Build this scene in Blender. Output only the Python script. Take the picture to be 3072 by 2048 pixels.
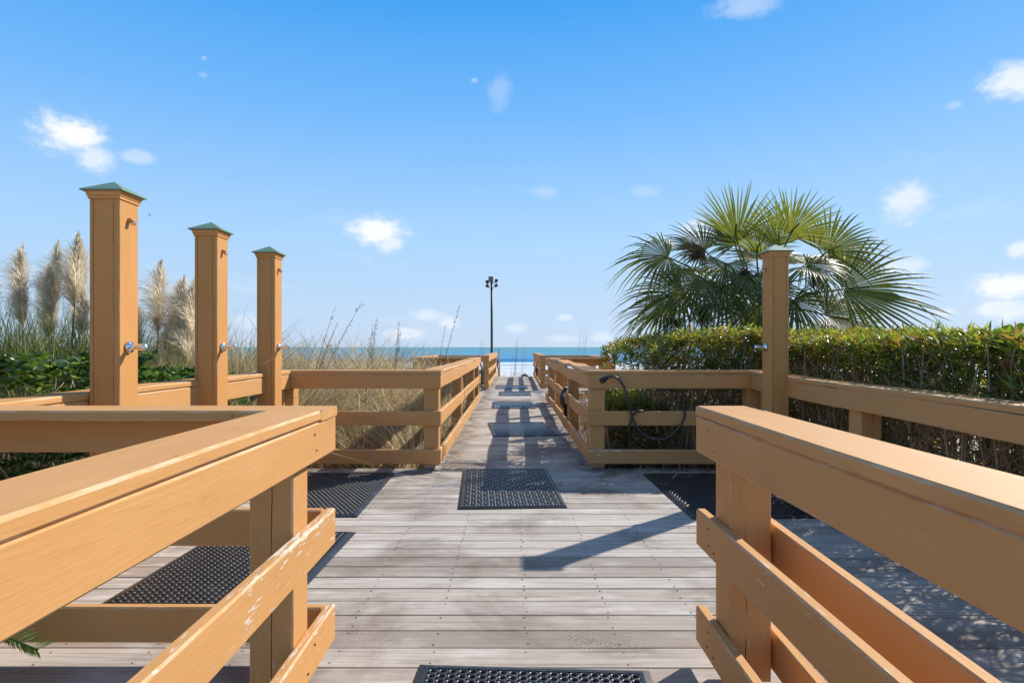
import bpy, bmesh, math, random
import numpy as np
from mathutils import Vector, Matrix

random.seed(7)
rng = np.random.default_rng(7)
scene = bpy.context.scene
for o in list(bpy.data.objects):
    bpy.data.objects.remove(o)
COL = scene.collection
R = math.radians

# ------------------------------------------------------------------ camera
cam_d = bpy.data.cameras.new('camera')
cam = bpy.data.objects.new('camera', cam_d)
COL.objects.link(cam)
cam.location = (0, 0, 1.2)
cam.rotation_euler = (R(90), 0, 0)
cam_d.sensor_width = 36
cam_d.lens = 36 * 1800 / 3072
cam_d.shift_y = 17 / 3072
cam_d.clip_start = 0.05
cam_d.clip_end = 80000
scene.camera = cam

# ------------------------------------------------------------------ node helpers
def nn(nt, typ, **kw):
    n = nt.nodes.new(typ)
    for k, v in kw.items():
        if k.startswith('i_'):
            n.inputs[k[2:]].default_value = v
        elif k.startswith('n_'):
            n.inputs[int(k[2:])].default_value = v
        else:
            setattr(n, k, v)
    return n

def mth(nt, op, a, b=None, c=None, clamp=False):
    n = nt.nodes.new('ShaderNodeMath')
    n.operation = op
    n.use_clamp = clamp
    for i, v in enumerate((a, b, c)):
        if v is None:
            continue
        if isinstance(v, (int, float)):
            n.inputs[i].default_value = v
        else:
            nt.links.new(v, n.inputs[i])
    return n.outputs[0]

def mixc(nt, fac, a, b, mode='MIX'):
    n = nt.nodes.new('ShaderNodeMix')
    n.data_type = 'RGBA'
    n.blend_type = mode
    n.clamp_factor = True
    for i, v in ((0, fac), (6, a), (7, b)):
        if isinstance(v, (int, float)):
            n.inputs[i].default_value = v
        elif isinstance(v, tuple):
            n.inputs[i].default_value = v if len(v) == 4 else (*v, 1)
        else:
            nt.links.new(v, n.inputs[i])
    return n.outputs[2]

def ramp(nt, fac, stops, interp='LINEAR'):
    n = nt.nodes.new('ShaderNodeValToRGB')
    cr = n.color_ramp
    cr.interpolation = interp
    while len(cr.elements) < len(stops):
        cr.elements.new(0.5)
    for e, (p, c) in zip(cr.elements, stops):
        e.position = p
        e.color = c if len(c) == 4 else (*c, 1)
    if fac is not None:
        nt.links.new(fac, n.inputs[0])
    return n.outputs[0]

def smooth(nt, v, lo, hi):
    n = nt.nodes.new('ShaderNodeMapRange')
    n.interpolation_type = 'SMOOTHSTEP'
    nt.links.new(v, n.inputs[0])
    n.inputs[1].default_value = lo
    n.inputs[2].default_value = hi
    return n.outputs[0]

def noise(nt, vec, scale, detail=4, rough=0.55, dist=0.0, w=None):
    n = nt.nodes.new('ShaderNodeTexNoise')
    n.inputs['Scale'].default_value = scale
    n.inputs['Detail'].default_value = detail
    n.inputs['Roughness'].default_value = rough
    n.inputs['Distortion'].default_value = dist
    if vec is not None:
        nt.links.new(vec, n.inputs['Vector'])
    return n.outputs['Fac']

def vscale(nt, vec, s):
    n = nt.nodes.new('ShaderNodeVectorMath')
    n.operation = 'MULTIPLY'
    nt.links.new(vec, n.inputs[0])
    n.inputs[1].default_value = s
    return n.outputs[0]

# ------------------------------------------------------------------ world
SUN = Vector((1.035, 0.885, 1.0)).normalized()
SUN_EL = math.asin(SUN.z)
SUN_AZ = math.atan2(SUN.x, SUN.y)

world = bpy.data.worlds.new('World')
scene.world = world
world.use_nodes = True
wt = world.node_tree
wt.nodes.clear()
sky = nn(wt, 'ShaderNodeTexSky', sky_type='NISHITA', sun_disc=False)
sky.sun_elevation = SUN_EL
sky.sun_rotation = SUN_AZ
sky.altitude = 0
sky.air_density = 1.0
sky.dust_density = 0.35
sky.ozone_density = 2.2
hs = nn(wt, 'ShaderNodeHueSaturation', i_Saturation=.68, i_Value=.9)
wt.links.new(sky.outputs[0], hs.inputs['Color'])

tc = nn(wt, 'ShaderNodeTexCoord')
sep = nn(wt, 'ShaderNodeSeparateXYZ')
wt.links.new(tc.outputs['Generated'], sep.inputs[0])
az = mth(wt, 'ARCTAN2', sep.outputs[0], sep.outputs[1])
el = mth(wt, 'ARCSINE', sep.outputs[2])
# the clear maritime sky: the physical sky pulled towards the blue of this day, the same all round
blue = ramp(wt, mth(wt, 'MULTIPLY', el, 1 / 1.5708),
            [(0.0, (3.15, 4.05, 5.25)), (.045, (2.95, 4.05, 5.45)), (.11, (2.35, 3.92, 5.75)), (.23, (.98, 2.85, 5.75)), (.33, (.26, 2.15, 5.3)), (.5, (.34, 1.70, 4.2)), (1.0, (.36, 1.30, 3.0))])
skyc = mixc(wt, mth(wt, 'MULTIPLY_ADD', smooth(wt, el, 1.10, .55), .84, .10), hs.outputs[0], blue)
cmb = nn(wt, 'ShaderNodeCombineXYZ')
wt.links.new(az, cmb.inputs[0])
wt.links.new(mth(wt, 'MULTIPLY', el, 1.5), cmb.inputs[1])
cvec = cmb.outputs[0]
n_big = noise(wt, cvec, 12, 3, 0.6)
n_fine = noise(wt, cvec, 40, 4, 0.68)
edge = mth(wt, 'ADD', mth(wt, 'MULTIPLY', mth(wt, 'SUBTRACT', n_big, 0.5), 1.9),
           mth(wt, 'MULTIPLY', mth(wt, 'SUBTRACT', n_fine, 0.5), 1.7))
# cumulus: photo-space centre (px in the 3072 wide photograph) -> azimuth / elevation of the cloud
CL = [(212, 402, 112, 66, 1.0), (285, 478, 66, 48, .7), (415, 470, 66, 20, .42), (1130, 690, 92, 46, .95), (1170, 730, 50, 34, .7),
      (2235, 18, 110, 34, .40), (3040, 240, 110, 60, .8), (2715, 610, 90, 62, .68), (2860, 316, 24, 12, .3),
      (1500, 275, 38, 46, .22), (1423, 241, 12, 7, .35), (2090, 690, 60, 40, .5), (2700, 800, 95, 30, .55),
      (3010, 860, 130, 40, .9), (3000, 930, 110, 34, .7), (2830, 935, 50, 20, .5), (3060, 745, 46, 26, .7),
      (1630, 575, 50, 20, .22), (1930, 575, 46, 20, .2), (612, 175, 12, 7, .3), (610, 225, 16, 9, .22),
      (1280, 945, 52, 20, .55), (1345, 970, 34, 22, .6), (1215, 1000, 60, 20, .6), (1545, 985, 46, 16, .45), (1685, 1015, 60, 14, .4),
      (1695, 952, 28, 11, .5), (1810, 1010, 36, 18, .5), (740, 965, 60, 26, .4)]
acc = None
ragged = mth(wt, 'MULTIPLY_ADD', edge, 0.62, 1.12)
ae = nn(wt, 'ShaderNodeCombineXYZ')
wt.links.new(az, ae.inputs[0])
wt.links.new(el, ae.inputs[1])
aev = ae.outputs[0]
for (u, v, ru, rv, amp) in CL:
    a0 = math.atan((u - 1536) / 1800)
    hyp = math.hypot(1800, u - 1536)
    e0 = math.atan((1041 - v) / hyp)
    ra = ru * 1.12 * 1800 / hyp ** 2
    re = rv * 1.15 / hyp
    ma = nn(wt, 'ShaderNodeVectorMath', operation='MULTIPLY_ADD')
    wt.links.new(aev, ma.inputs[0])
    ma.inputs[1].default_value = (1 / ra, 1 / re, 0)
    ma.inputs[2].default_value = (-a0 / ra, -e0 / re, 0)
    ln_ = nn(wt, 'ShaderNodeVectorMath', operation='LENGTH')
    wt.links.new(ma.outputs[0], ln_.inputs[0])
    mr = nn(wt, 'ShaderNodeMapRange', interpolation_type='SMOOTHSTEP')
    wt.links.new(mth(wt, 'SUBTRACT', ragged, ln_.outputs['Value']), mr.inputs[0])
    mr.inputs[1].default_value = 0.0
    mr.inputs[2].default_value = 0.82
    mr.inputs[4].default_value = amp
    m = mr.outputs[0]
    acc = m if acc is None else mth(wt, 'MAXIMUM', acc, m)
# thin scattered cloud that goes on all round the horizon
n_low = noise(wt, vscale(wt, cvec, (1, 2.2, 1)), 5.5, 4, 0.66)
low = mth(wt, 'MULTIPLY', smooth(wt, n_low, 0.53, 0.74),
          mth(wt, 'MULTIPLY', smooth(wt, el, 0.36, 0.02), 0.34))
cov = mth(wt, 'MAXIMUM', acc, low, clamp=True)
cov = mth(wt, 'MULTIPLY', cov, smooth(wt, el, -0.005, 0.012))
shade = ramp(wt, mth(wt, 'ADD', mth(wt, 'MULTIPLY', acc, .8), mth(wt, 'MULTIPLY', n_fine, .3)),
             [(0.2, (4.6, 5.1, 5.8)), (0.85, (5.8, 5.95, 6.15))])
CLOUDGAIN = 1.0
skyfinal = mixc(wt, cov, skyc, shade)
bg = nn(wt, 'ShaderNodeBackground', i_Strength=0.13)
wt.links.new(skyfinal, bg.inputs[0])
wo = nn(wt, 'ShaderNodeOutputWorld')
wt.links.new(bg.outputs[0], wo.inputs[0])

sun_d = bpy.data.lights.new('sun', 'SUN')
sun_d.energy = 4.6
sun_d.angle = R(0.55)
sun_d.color = (1.0, 0.94, 0.84)
sun = bpy.data.objects.new('sun', sun_d)
COL.objects.link(sun)
sun.rotation_euler = SUN.to_track_quat('Z', 'Y').to_euler()

vs = scene.view_settings
vs.view_transform = 'Standard'
vs.look = 'None'
vs.gamma = 1
vs.use_curve_mapping = False
vs.exposure = 0.42

# ------------------------------------------------------------------ materials
def new_mat(name):
    m = bpy.data.materials.new(name)
    m.use_nodes = True
    nt = m.node_tree
    nt.nodes.clear()
    out = nn(nt, 'ShaderNodeOutputMaterial')
    b = nn(nt, 'ShaderNodeBsdfPrincipled')
    nt.links.new(b.outputs[0], out.inputs[0])
    return m, nt, b, out

def setc(nt, b, key, v):
    if isinstance(v, tuple):
        b.inputs[key].default_value = v if len(v) == 4 or key != 'Base Color' else (*v, 1)
    elif isinstance(v, (int, float)):
        b.inputs[key].default_value = v
    else:
        nt.links.new(v, b.inputs[key])

def objvec(nt, offset=9.0):
    t = nn(nt, 'ShaderNodeTexCoord')
    oi = nn(nt, 'ShaderNodeObjectInfo')
    add = nn(nt, 'ShaderNodeVectorMath', operation='ADD')
    sc = nn(nt, 'ShaderNodeVectorMath', operation='SCALE')
    cx = nn(nt, 'ShaderNodeCombineXYZ')
    for i in range(3):
        nt.links.new(oi.outputs['Random'], cx.inputs[i])
    nt.links.new(cx.outputs[0], sc.inputs[0])
    sc.inputs['Scale'].default_value = offset * 7.3
    nt.links.new(t.outputs['Object'], add.inputs[0])
    nt.links.new(sc.outputs[0], add.inputs[1])
    return t.outputs['Object'], add.outputs[0], oi.outputs['Random']

def bump(nt, b, h, strength, dist):
    n = nn(nt, 'ShaderNodeBump', i_Strength=strength, i_Distance=dist)
    nt.links.new(h, n.inputs['Height'])
    nt.links.new(n.outputs[0], b.inputs['Normal'])

PAINT = (0.585, 0.300, 0.106)
def paint_mat(name, worn, col=PAINT, crack=False):
    m, nt, b, out = new_mat(name)
    ov, v, rnd = objvec(nt)
    lowf = noise(nt, v, 1.7, 3)
    grain = noise(nt, vscale(nt, v, (5, 90, 90)), 1.0, 4, 0.6)
    fade = noise(nt, vscale(nt, v, (2.0, 9, 9)), 1.0, 5, 0.65)
    c = mixc(nt, lowf, (col[0] * .90, col[1] * .88, col[2] * .82), (col[0] * 1.08, col[1] * 1.10, col[2] * 1.22))
    c = mixc(nt, mth(nt, 'MULTIPLY', smooth(nt, fade, .5, .72), .35), c, (col[0] * 1.12, col[1] * 1.22, col[2] * 1.5))
    c = mixc(nt, mth(nt, 'MULTIPLY', smooth(nt, grain, .56, .70), .15), c, (col[0] * .55, col[1] * .5, col[2] * .45))
    c = mixc(nt, mth(nt, 'MULTIPLY', mth(nt, 'SUBTRACT', rnd, .5), .25), c, (col[0] * .8, col[1] * .78, col[2] * .74))
    # small dark knots and nail heads
    vor = nn(nt, 'ShaderNodeTexVoronoi', i_Scale=3.3)
    nt.links.new(vscale(nt, v, (1, 2.2, 2.2)), vor.inputs['Vector'])
    knot = smooth(nt, vor.outputs['Distance'], 0.028, 0.014)
    c = mixc(nt, mth(nt, 'MULTIPLY', knot, .8), c, (.05, .03, .015))
    hgt = mth(nt, 'MULTIPLY', grain, 1.0)
    if crack:   # drying checks that wander along the length
        sc_ = nn(nt, 'ShaderNodeSeparateXYZ')
        nt.links.new(ov, sc_.inputs[0])
        wob = mth(nt, 'MULTIPLY', mth(nt, 'SUBTRACT', noise(nt, vscale(nt, v, (3.5, 0, 0)), 1.0, 4), .5), .03)
        dline = mth(nt, 'ABSOLUTE', mth(nt, 'ADD', mth(nt, 'ADD', sc_.outputs[1], wob), mth(nt, 'MULTIPLY_ADD', rnd, .04, -.02)))
        gate = smooth(nt, noise(nt, vscale(nt, v, (2.2, .2, .2)), 1.0, 2), .40, .5)
        ck = mth(nt, 'MULTIPLY', smooth(nt, dline, .0019, .0008), gate)
        c = mixc(nt, ck, c, (.03, .015, .007))
        hgt = mth(nt, 'SUBTRACT', hgt, mth(nt, 'MULTIPLY', ck, 3.0))
    if worn > 0:
        fl = noise(nt, vscale(nt, v, (11, 85, 85)), 1.0, 6, 0.72, 0.5)
        big = noise(nt, vscale(nt, v, (1.2, 4, 4)), 1.0, 3)
        sx = nn(nt, 'ShaderNodeSeparateXYZ')
        nt.links.new(ov, sx.inputs[0])
        top = mth(nt, 'MULTIPLY', smooth(nt, sx.outputs[2], 0.02, 0.075), .07)
        lim = mth(nt, 'ADD', mth(nt, 'ADD', fl, mth(nt, 'MULTIPLY', mth(nt, 'SUBTRACT', big, .5), .45)), top)
        flake = smooth(nt, lim, .79 - worn * .165, .81 - worn * .165)
        pale = mixc(nt, noise(nt, v, 40, 3), (.62, .46, .31), (.80, .72, .62))
        c = mixc(nt, flake, c, pale)
        hgt = mth(nt, 'SUBTRACT', hgt, mth(nt, 'MULTIPLY', flake, 1.2))
    # paint rubbed thin along the eased edges
    gn = nn(nt, 'ShaderNodeNewGeometry')
    vt = nn(nt, 'ShaderNodeVectorTransform', vector_type='NORMAL', convert_from='WORLD', convert_to='OBJECT')
    nt.links.new(gn.outputs['True Normal'], vt.inputs[0])
    sn = nn(nt, 'ShaderNodeSeparateXYZ')
    nt.links.new(vt.outputs[0], sn.inputs[0])
    ed = mth(nt, 'MINIMUM', mth(nt, 'ABSOLUTE', sn.outputs[1]), mth(nt, 'ABSOLUTE', sn.outputs[2]))
    ew = mth(nt, 'MULTIPLY', smooth(nt, ed, .3, .5), smooth(nt, noise(nt, vscale(nt, v, (6, 25, 25)), 1.0, 5, .7), .40, .62))
    c = mixc(nt, mth(nt, 'MULTIPLY', ew, .62), c, (.70, .52, .36))
    grime = noise(nt, vscale(nt, v, (1.1, 3.2, 3.2)), 1.0, 6, .68, .6)
    c = mixc(nt, mth(nt, 'MULTIPLY', smooth(nt, grime, .56, .74), .30), c, (col[0] * .55, col[1] * .52, col[2] * .55))
    setc(nt, b, 'Base Color', c)
    rgh = mth(nt, 'ADD', mth(nt, 'MULTIPLY', fade, .25), .5)
    setc(nt, b, 'Roughness', rgh)
    b.inputs['Specular IOR Level'].default_value = .2
    bump(nt, b, hgt, .45, .003)
    return m

M = {}
M['paint_crack'] = paint_mat('tan_paint_cracked', .2, crack=True)
M['paint'] = paint_mat('tan_paint', .25)
M['paint_clean'] = paint_mat('tan_paint_fresh', 0)
M['paint_worn'] = paint_mat('tan_paint_flaking', 1.0)
M['paint_corner'] = paint_mat('tan_paint_scuffed', .62)
M['paint_post'] = paint_mat('tan_paint_shower_post', 0, (.575, .272, .082))

def plank_mat():
    m, nt, b, out = new_mat('weathered_plank')
    ov, v, rnd = objvec(nt)
    g1 = noise(nt, vscale(nt, v, (1.6, 70, 70)), 1.0, 6, 0.65, .3)
    g2 = noise(nt, vscale(nt, v, (3.5, 210, 210)), 1.0, 3, 0.6)
    blot = noise(nt, vscale(nt, v, (2.2, 6, 6)), 1.0, 5, 0.62)
    t = nn(nt, 'ShaderNodeTexCoord')
    geo = nn(nt, 'ShaderNodeNewGeometry')
    stain = noise(nt, geo.outputs['Position'], 1.15, 5, 0.6, .4)
    base = ramp(nt, rnd, [(0.0, (.31, .265, .228)), (.22, (.51, .457, .405)), (.45, (.39, .335, .288)), (.7, (.55, .50, .448)), (1.0, (.45, .40, .353))])
    c = mixc(nt, mth(nt, 'MULTIPLY', smooth(nt, g1, .42, .68), .68), base, (.24, .185, .145))
    c = mixc(nt, mth(nt, 'MULTIPLY', smooth(nt, g2, .55, .7), .4), c, (.17, .135, .115))
    c = mixc(nt, mth(nt, 'MULTIPLY', smooth(nt, blot, .50, .72), .50), c, (.68, .635, .58))
    c = mixc(nt, mth(nt, 'MULTIPLY', smooth(nt, stain, .49, .64), .70), c, (.175, .132, .103))
    spk = noise(nt, geo.outputs['Position'], 170, 2, .6)
    sdm = noise(nt, geo.outputs['Position'], 2.3, 5, .65)
    c = mixc(nt, mth(nt, 'MULTIPLY', smooth(nt, spk, .60, .68), smooth(nt, sdm, .48, .62)), c, (.74, .68, .60))
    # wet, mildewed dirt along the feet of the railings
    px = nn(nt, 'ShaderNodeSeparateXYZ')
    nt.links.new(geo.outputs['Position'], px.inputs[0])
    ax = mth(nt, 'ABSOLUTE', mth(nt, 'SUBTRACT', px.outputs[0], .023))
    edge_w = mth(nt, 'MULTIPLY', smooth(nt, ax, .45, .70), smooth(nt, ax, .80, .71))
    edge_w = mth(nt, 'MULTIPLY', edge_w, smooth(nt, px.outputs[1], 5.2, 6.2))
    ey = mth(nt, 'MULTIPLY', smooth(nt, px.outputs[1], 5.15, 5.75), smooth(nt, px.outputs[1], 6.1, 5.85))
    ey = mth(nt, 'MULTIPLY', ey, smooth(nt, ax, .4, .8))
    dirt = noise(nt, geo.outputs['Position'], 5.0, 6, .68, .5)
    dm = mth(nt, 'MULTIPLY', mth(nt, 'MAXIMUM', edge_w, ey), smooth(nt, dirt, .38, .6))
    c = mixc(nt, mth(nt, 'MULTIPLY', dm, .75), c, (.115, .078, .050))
    setc(nt, b, 'Base Color', c)
    b.inputs['Roughness'].default_value = .82
    b.inputs['Specular IOR Level'].default_value = .25
    h = mth(nt, 'SUBTRACT', mth(nt, 'MULTIPLY', g1, -.6), mth(nt, 'MULTIPLY', g2, .6))
    bump(nt, b, h, .6, .003)
    return m
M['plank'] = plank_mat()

def simple(name, col, rough=.6, spec=.4, metal=0, nscale=8, var=.2, bumpd=0, nb=60):
    m, nt, b, out = new_mat(name)
    ov, v, rnd = objvec(nt)
    n1 = noise(nt, v, nscale, 5)
    c = mixc(nt, n1, tuple(x * (1 - var) for x in col), tuple(min(1, x * (1 + var)) for x in col))
    setc(nt, b, 'Base Color', c)
    b.inputs['Roughness'].default_value = rough
    b.inputs['Specular IOR Level'].default_value = spec
    b.inputs['Metallic'].default_value = metal
    if bumpd:
        bump(nt, b, noise(nt, v, nb, 4), .5, bumpd)
    return m
M['joist'] = simple('dark_joist', (.05, .036, .026), .9)
M['chrome'] = simple('chrome', (.78, .80, .82), .09, .5, 1.0, 20, .04)
M['nail'] = simple('rusty_nail', (.075, .04, .022), .8)
M['screw'] = simple('screw_head', (.20, .20, .22), .45, .5, .8)
M['verdigris'] = simple('green_copper_cap', (.17, .27, .20), .62, .4, .1, 14, .25)
M['hose'] = simple('black_hose', (.050, .046, .042), .42, .5, 0, 30, .35)
M['nozzle'] = simple('black_plastic', (.012, .012, .013), .35, .5)
M['pole'] = simple('green_black_pole', (.035, .042, .034), .5, .5)
M['ballast'] = simple('olive_box', (.14, .135, .095), .55, .4)
M['lamp'] = simple('flood_lamp', (.018, .022, .026), .25, .6)
M['gull_w'] = simple('gull_white', (.75, .75, .74), .8)
M['gull_g'] = simple('gull_grey', (.5, .5, .52), .8)
M['bark'] = simple('palm_bark', (.13, .085, .05), .95, .2, 0, 12, .5, .01)
M['stem'] = simple('hedge_stem', (.33, .235, .155), .85, .3, 0, 18, .5, .002)
M['seed'] = simple('seed_stalk', (.085, .05, .028), .85, .2, 0, 18, .4)
M['whitebox'] = simple('white_metal', (.6, .6, .6), .5)

def rubber():
    m, nt, b, out = new_mat('black_rubber')
    geo = nn(nt, 'ShaderNodeNewGeometry')
    ov, v, rnd = objvec(nt)
    d = noise(nt, v, 9, 6, .7)
    s = noise(nt, v, 120, 3, .6)
    dust = mth(nt, 'MULTIPLY', smooth(nt, d, .5, .75), smooth(nt, s, .48, .62))
    c = mixc(nt, mth(nt, 'MULTIPLY', dust, .55), (.020, .022, .025), (.30, .29, .27))
    setc(nt, b, 'Base Color', c)
    b.inputs['Roughness'].default_value = .38
    b.inputs['Specular IOR Level'].default_value = .5
    bump(nt, b, s, .25, .001)
    return m
M['rubber'] = rubber()

def leaf_mat(name, stops, trans=.35, rough=.38, spec=.5, tt=(1.25, 1.45, .55)):
    m, nt, b, out = new_mat(name)
    at = nn(nt, 'ShaderNodeAttribute', attribute_name='tone')
    c = ramp(nt, at.outputs['Fac'], stops)
    geo = nn(nt, 'ShaderNodeNewGeometry')
    n1 = noise(nt, geo.outputs['Position'], 30, 2)
    c = mixc(nt, mth(nt, 'MULTIPLY', n1, .35), c, mixc(nt, 1.0, c, (.55, .55, .5), 'MULTIPLY'))
    setc(nt, b, 'Base Color', c)
    b.inputs['Roughness'].default_value = rough
    b.inputs['Specular IOR Level'].default_value = spec
    if trans > 0:
        tr = nn(nt, 'ShaderNodeBsdfTranslucent')
        tcx = mixc(nt, 1.0, c, tt, 'MULTIPLY')
        nt.links.new(tcx, tr.inputs[0])
        mx = nn(nt, 'ShaderNodeMixShader')
        mx.inputs[0].default_value = trans
        nt.links.new(b.outputs[0], mx.inputs[1])
        nt.links.new(tr.outputs[0], mx.inputs[2])
        nt.links.new(mx.outputs[0], out.inputs[0])
    return m
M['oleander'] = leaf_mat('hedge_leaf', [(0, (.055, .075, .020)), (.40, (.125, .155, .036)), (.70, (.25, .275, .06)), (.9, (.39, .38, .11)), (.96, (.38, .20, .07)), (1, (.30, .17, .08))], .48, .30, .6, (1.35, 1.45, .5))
M['pitto'] = leaf_mat('shrub_leaf', [(0, (.030, .060, .020)), (.45, (.075, .135, .032)), (.80, (.17, .25, .05)), (.95, (.34, .36, .20)), (1, (.38, .26, .05))], .45, .26, .6, (1.3, 1.45, .5))
M['palm'] = leaf_mat('palm_blade', [(0, (.080, .098, .030)), (.5, (.145, .17, .042)), (.85, (.22, .24, .05)), (1, (.32, .29, .085))], .52, .42, .34, (1.4, 1.4, .42))
M['drygrass'] = leaf_mat('dry_grass', [(0, (.26, .17, .08)), (.4, (.48, .36, .20)), (.75, (.64, .52, .33)), (.93, (.72, .63, .45)), (.96, (.17, .21, .06)), (1, (.12, .18, .05))], .45, .6, .3, (1.15, 1.05, .8))
M['greengrass'] = leaf_mat('green_grass', [(0, (.065, .10, .030)), (.45, (.13, .17, .055)), (.7, (.25, .26, .10)), (.85, (.48, .41, .23)), (1, (.60, .51, .33))], .42, .45, .4, (1.2, 1.25, .6))
M['plume'] = leaf_mat('pampas_plume', [(0, (.74, .60, .42)), (.5, (.90, .80, .64)), (1, (.96, .92, .83))], .62, .8, .1, (1.1, 1.06, .98))
M['straw'] = leaf_mat('straw_stalk', [(0, (.20, .15, .08)), (1, (.42, .33, .19))], .1, .7, .2, (1, 1, .8))
M['seagrape'] = leaf_mat('round_leaf', [(0, (.045, .10, .025)), (1, (.12, .20, .04))], .4, .3, .5)
M['cycad'] = leaf_mat('cycad_leaf', [(0, (.03, .065, .018)), (1, (.12, .19, .03))], .35, .3, .5)

def sand_mat():
    m, nt, b, out = new_mat('dune_sand')
    geo = nn(nt, 'ShaderNodeNewGeometry')
    P = geo.outputs['Position']
    n1 = noise(nt, P, .9, 6, .65)
    n2 = noise(nt, P, 35, 4, .6)
    c = mixc(nt, n1, (.36, .285, .20), (.50, .42, .315))
    sx0 = nn(nt, 'ShaderNodeSeparateXYZ')
    nt.links.new(P, sx0.inputs[0])
    c = mixc(nt, smooth(nt, sx0.outputs[1], -1.0, -1.6), c, (.60, .53, .43))   # unseen pale ground added behind the boardwalk to bounce warm light
    sx = nn(nt, 'ShaderNodeSeparateXYZ')
    nt.links.new(P, sx.inputs[0])
    # leaf litter in the planted beds, bare sand towards the beach
    bed = mth(nt, 'MULTIPLY', mth(nt, 'MULTIPLY', smooth(nt, sx.outputs[1], 11, 7), smooth(nt, sx.outputs[1], -.5, .8)), smooth(nt, n2, .36, .6))
    c = mixc(nt, mth(nt, 'MULTIPLY', bed, .85), c, (.075, .050, .032))
    wet = smooth(nt, sx.outputs[2], -2.4, -3.2)
    c = mixc(nt, mth(nt, 'MULTIPLY', wet, .6), c, (.17, .135, .10))
    setc(nt, b, 'Base Color', c)
    b.inputs['Roughness'].default_value = .95
    bump(nt, b, n2, .5, .02)
    return m
M['sand'] = sand_mat()

def ocean_mat():
    m, nt, b, out = new_mat('sea_water')
    geo = nn(nt, 'ShaderNodeNewGeometry')
    P = geo.outputs['Position']
    sx = nn(nt, 'ShaderNodeSeparateXYZ')
    nt.links.new(P, sx.inputs[0])
    Y = sx.outputs[1]
    at = nn(nt, 'ShaderNodeAttribute', attribute_name='tone')
    ly = mth(nt, 'LOGARITHM', mth(nt, 'MAXIMUM', Y, 10), 10)
    nn1 = noise(nt, vscale(nt, P, (.004, .02, .02)), 1.0, 4)
    ly2 = mth(nt, 'ADD', ly, mth(nt, 'MULTIPLY', mth(nt, 'SUBTRACT', nn1, .5), .25))
    c = ramp(nt, mth(nt, 'MULTIPLY', mth(nt, 'SUBTRACT', ly2, 2.2), .5),
             [(0, (.06, .22, .38)), (.10, (.055, .23, .40)), (.24, (.06, .25, .35)), (.40, (.065, .25, .29)), (1, (.06, .22, .27))])
    sandy = smooth(nt, at.outputs['Fac'], .35, .6)
    c = mixc(nt, mth(nt, 'MULTIPLY', sandy, .8), c, (.17, .13, .085))
    # surf: broken white water between the breakers and the beach
    f1 = noise(nt, vscale(nt, P, (.10, .32, .2)), 1.0, 8, .68, .6)
    f2 = noise(nt, vscale(nt, P, (.02, .05, .2)), 1.0, 3)
    lineY = mth(nt, 'ADD', Y, mth(nt, 'MULTIPLY', mth(nt, 'SUBTRACT', f2, .5), 60))
    zone = smooth(nt, lineY, 185, 160)
    foam = mth(nt, 'MULTIPLY', zone, smooth(nt, f1, .36, .54))
    foamc = mixc(nt, noise(nt, vscale(nt, P, (.4, 1.1, 1)), 1.0, 6, .7), (.46, .53, .60), (.82, .83, .84))
    c = mixc(nt, foam, c, foamc)
    setc(nt, b, 'Base Color', c)
    setc(nt, b, 'Roughness', mth(nt, 'ADD', mth(nt, 'MULTIPLY', foam, .55), .35))
    b.inputs['Specular IOR Level'].default_value = .12
    bump(nt, b, noise(nt, vscale(nt, P, (.35, .9, .5)), 1.0, 6, .65), .35, .35)
    return m
M['ocean'] = ocean_mat()

# ------------------------------------------------------------------ mesh helpers
def link_mesh(name, verts, faces, mat, parent=None, loc=(0, 0, 0), rot=(0, 0, 0), smooth_=False, tone=None):
    me = bpy.data.meshes.new(name)
    me.from_pydata([tuple(map(float, v)) for v in verts], [], [tuple(map(int, f)) for f in faces])
    finish(me, mat, smooth_, tone)
    return obj(name, me, parent, loc, rot)

def finish(me, mat, smooth_=False, tone=None):
    if mat is not None:
        me.materials.append(M[mat] if isinstance(mat, str) else mat)
    if smooth_:
        me.polygons.foreach_set('use_smooth', [True] * len(me.polygons))
    if tone is not None:
        a = me.attributes.new('tone', 'FLOAT', 'POINT')
        a.data.foreach_set('value', np.asarray(tone, dtype=np.float32))
    me.update()

def obj(name, me, parent=None, loc=(0, 0, 0), rot=(0, 0, 0)):
    o = bpy.data.objects.new(name, me)
    COL.objects.link(o)
    o.location = loc
    o.rotation_euler = rot
    if parent is not None:
        o.parent = parent
    return o

def quads_mesh(name, V, nper, quad_idx, mat, parent=None, tone=None, smooth_=False, loc=(0, 0, 0)):
    """V: (n, nper, 3) strips; quad_idx: list of quads inside one strip -> one mesh"""
    n = V.shape[0]
    verts = V.reshape(-1, 3)
    q = np.asarray(quad_idx)
    k = q.shape[1]
    F = (q[None, :, :] + (np.arange(n) * nper)[:, None, None]).reshape(-1, k)
    me = bpy.data.meshes.new(name)
    me.vertices.add(len(verts))
    me.vertices.foreach_set('co', verts.astype(np.float32).ravel())
    me.loops.add(F.size)
    me.loops.foreach_set('vertex_index', F.astype(np.int32).ravel())
    me.polygons.add(len(F))
    me.polygons.foreach_set('loop_start', np.arange(0, F.size, k, dtype=np.int32))
    me.polygons.foreach_set('loop_total', np.full(len(F), k, dtype=np.int32))
    me.update(calc_edges=True)
    t = None if tone is None else np.repeat(np.asarray(tone), nper)
    finish(me, mat, smooth_, t)
    me.validate()
    return obj(name, me, parent, loc)

def empty(name, loc, rz=0):
    o = bpy.data.objects.new(name, None)
    COL.objects.link(o)
    o.location = loc
    o.rotation_euler = (0, 0, rz)
    o.empty_display_size = .1
    return o

def tag(o, label=None, cat=None, group=None, kind=None):
    if label: o['label'] = label
    if cat: o['category'] = cat
    if group: o['group'] = group
    if kind: o['kind'] = kind
    return o

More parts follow.
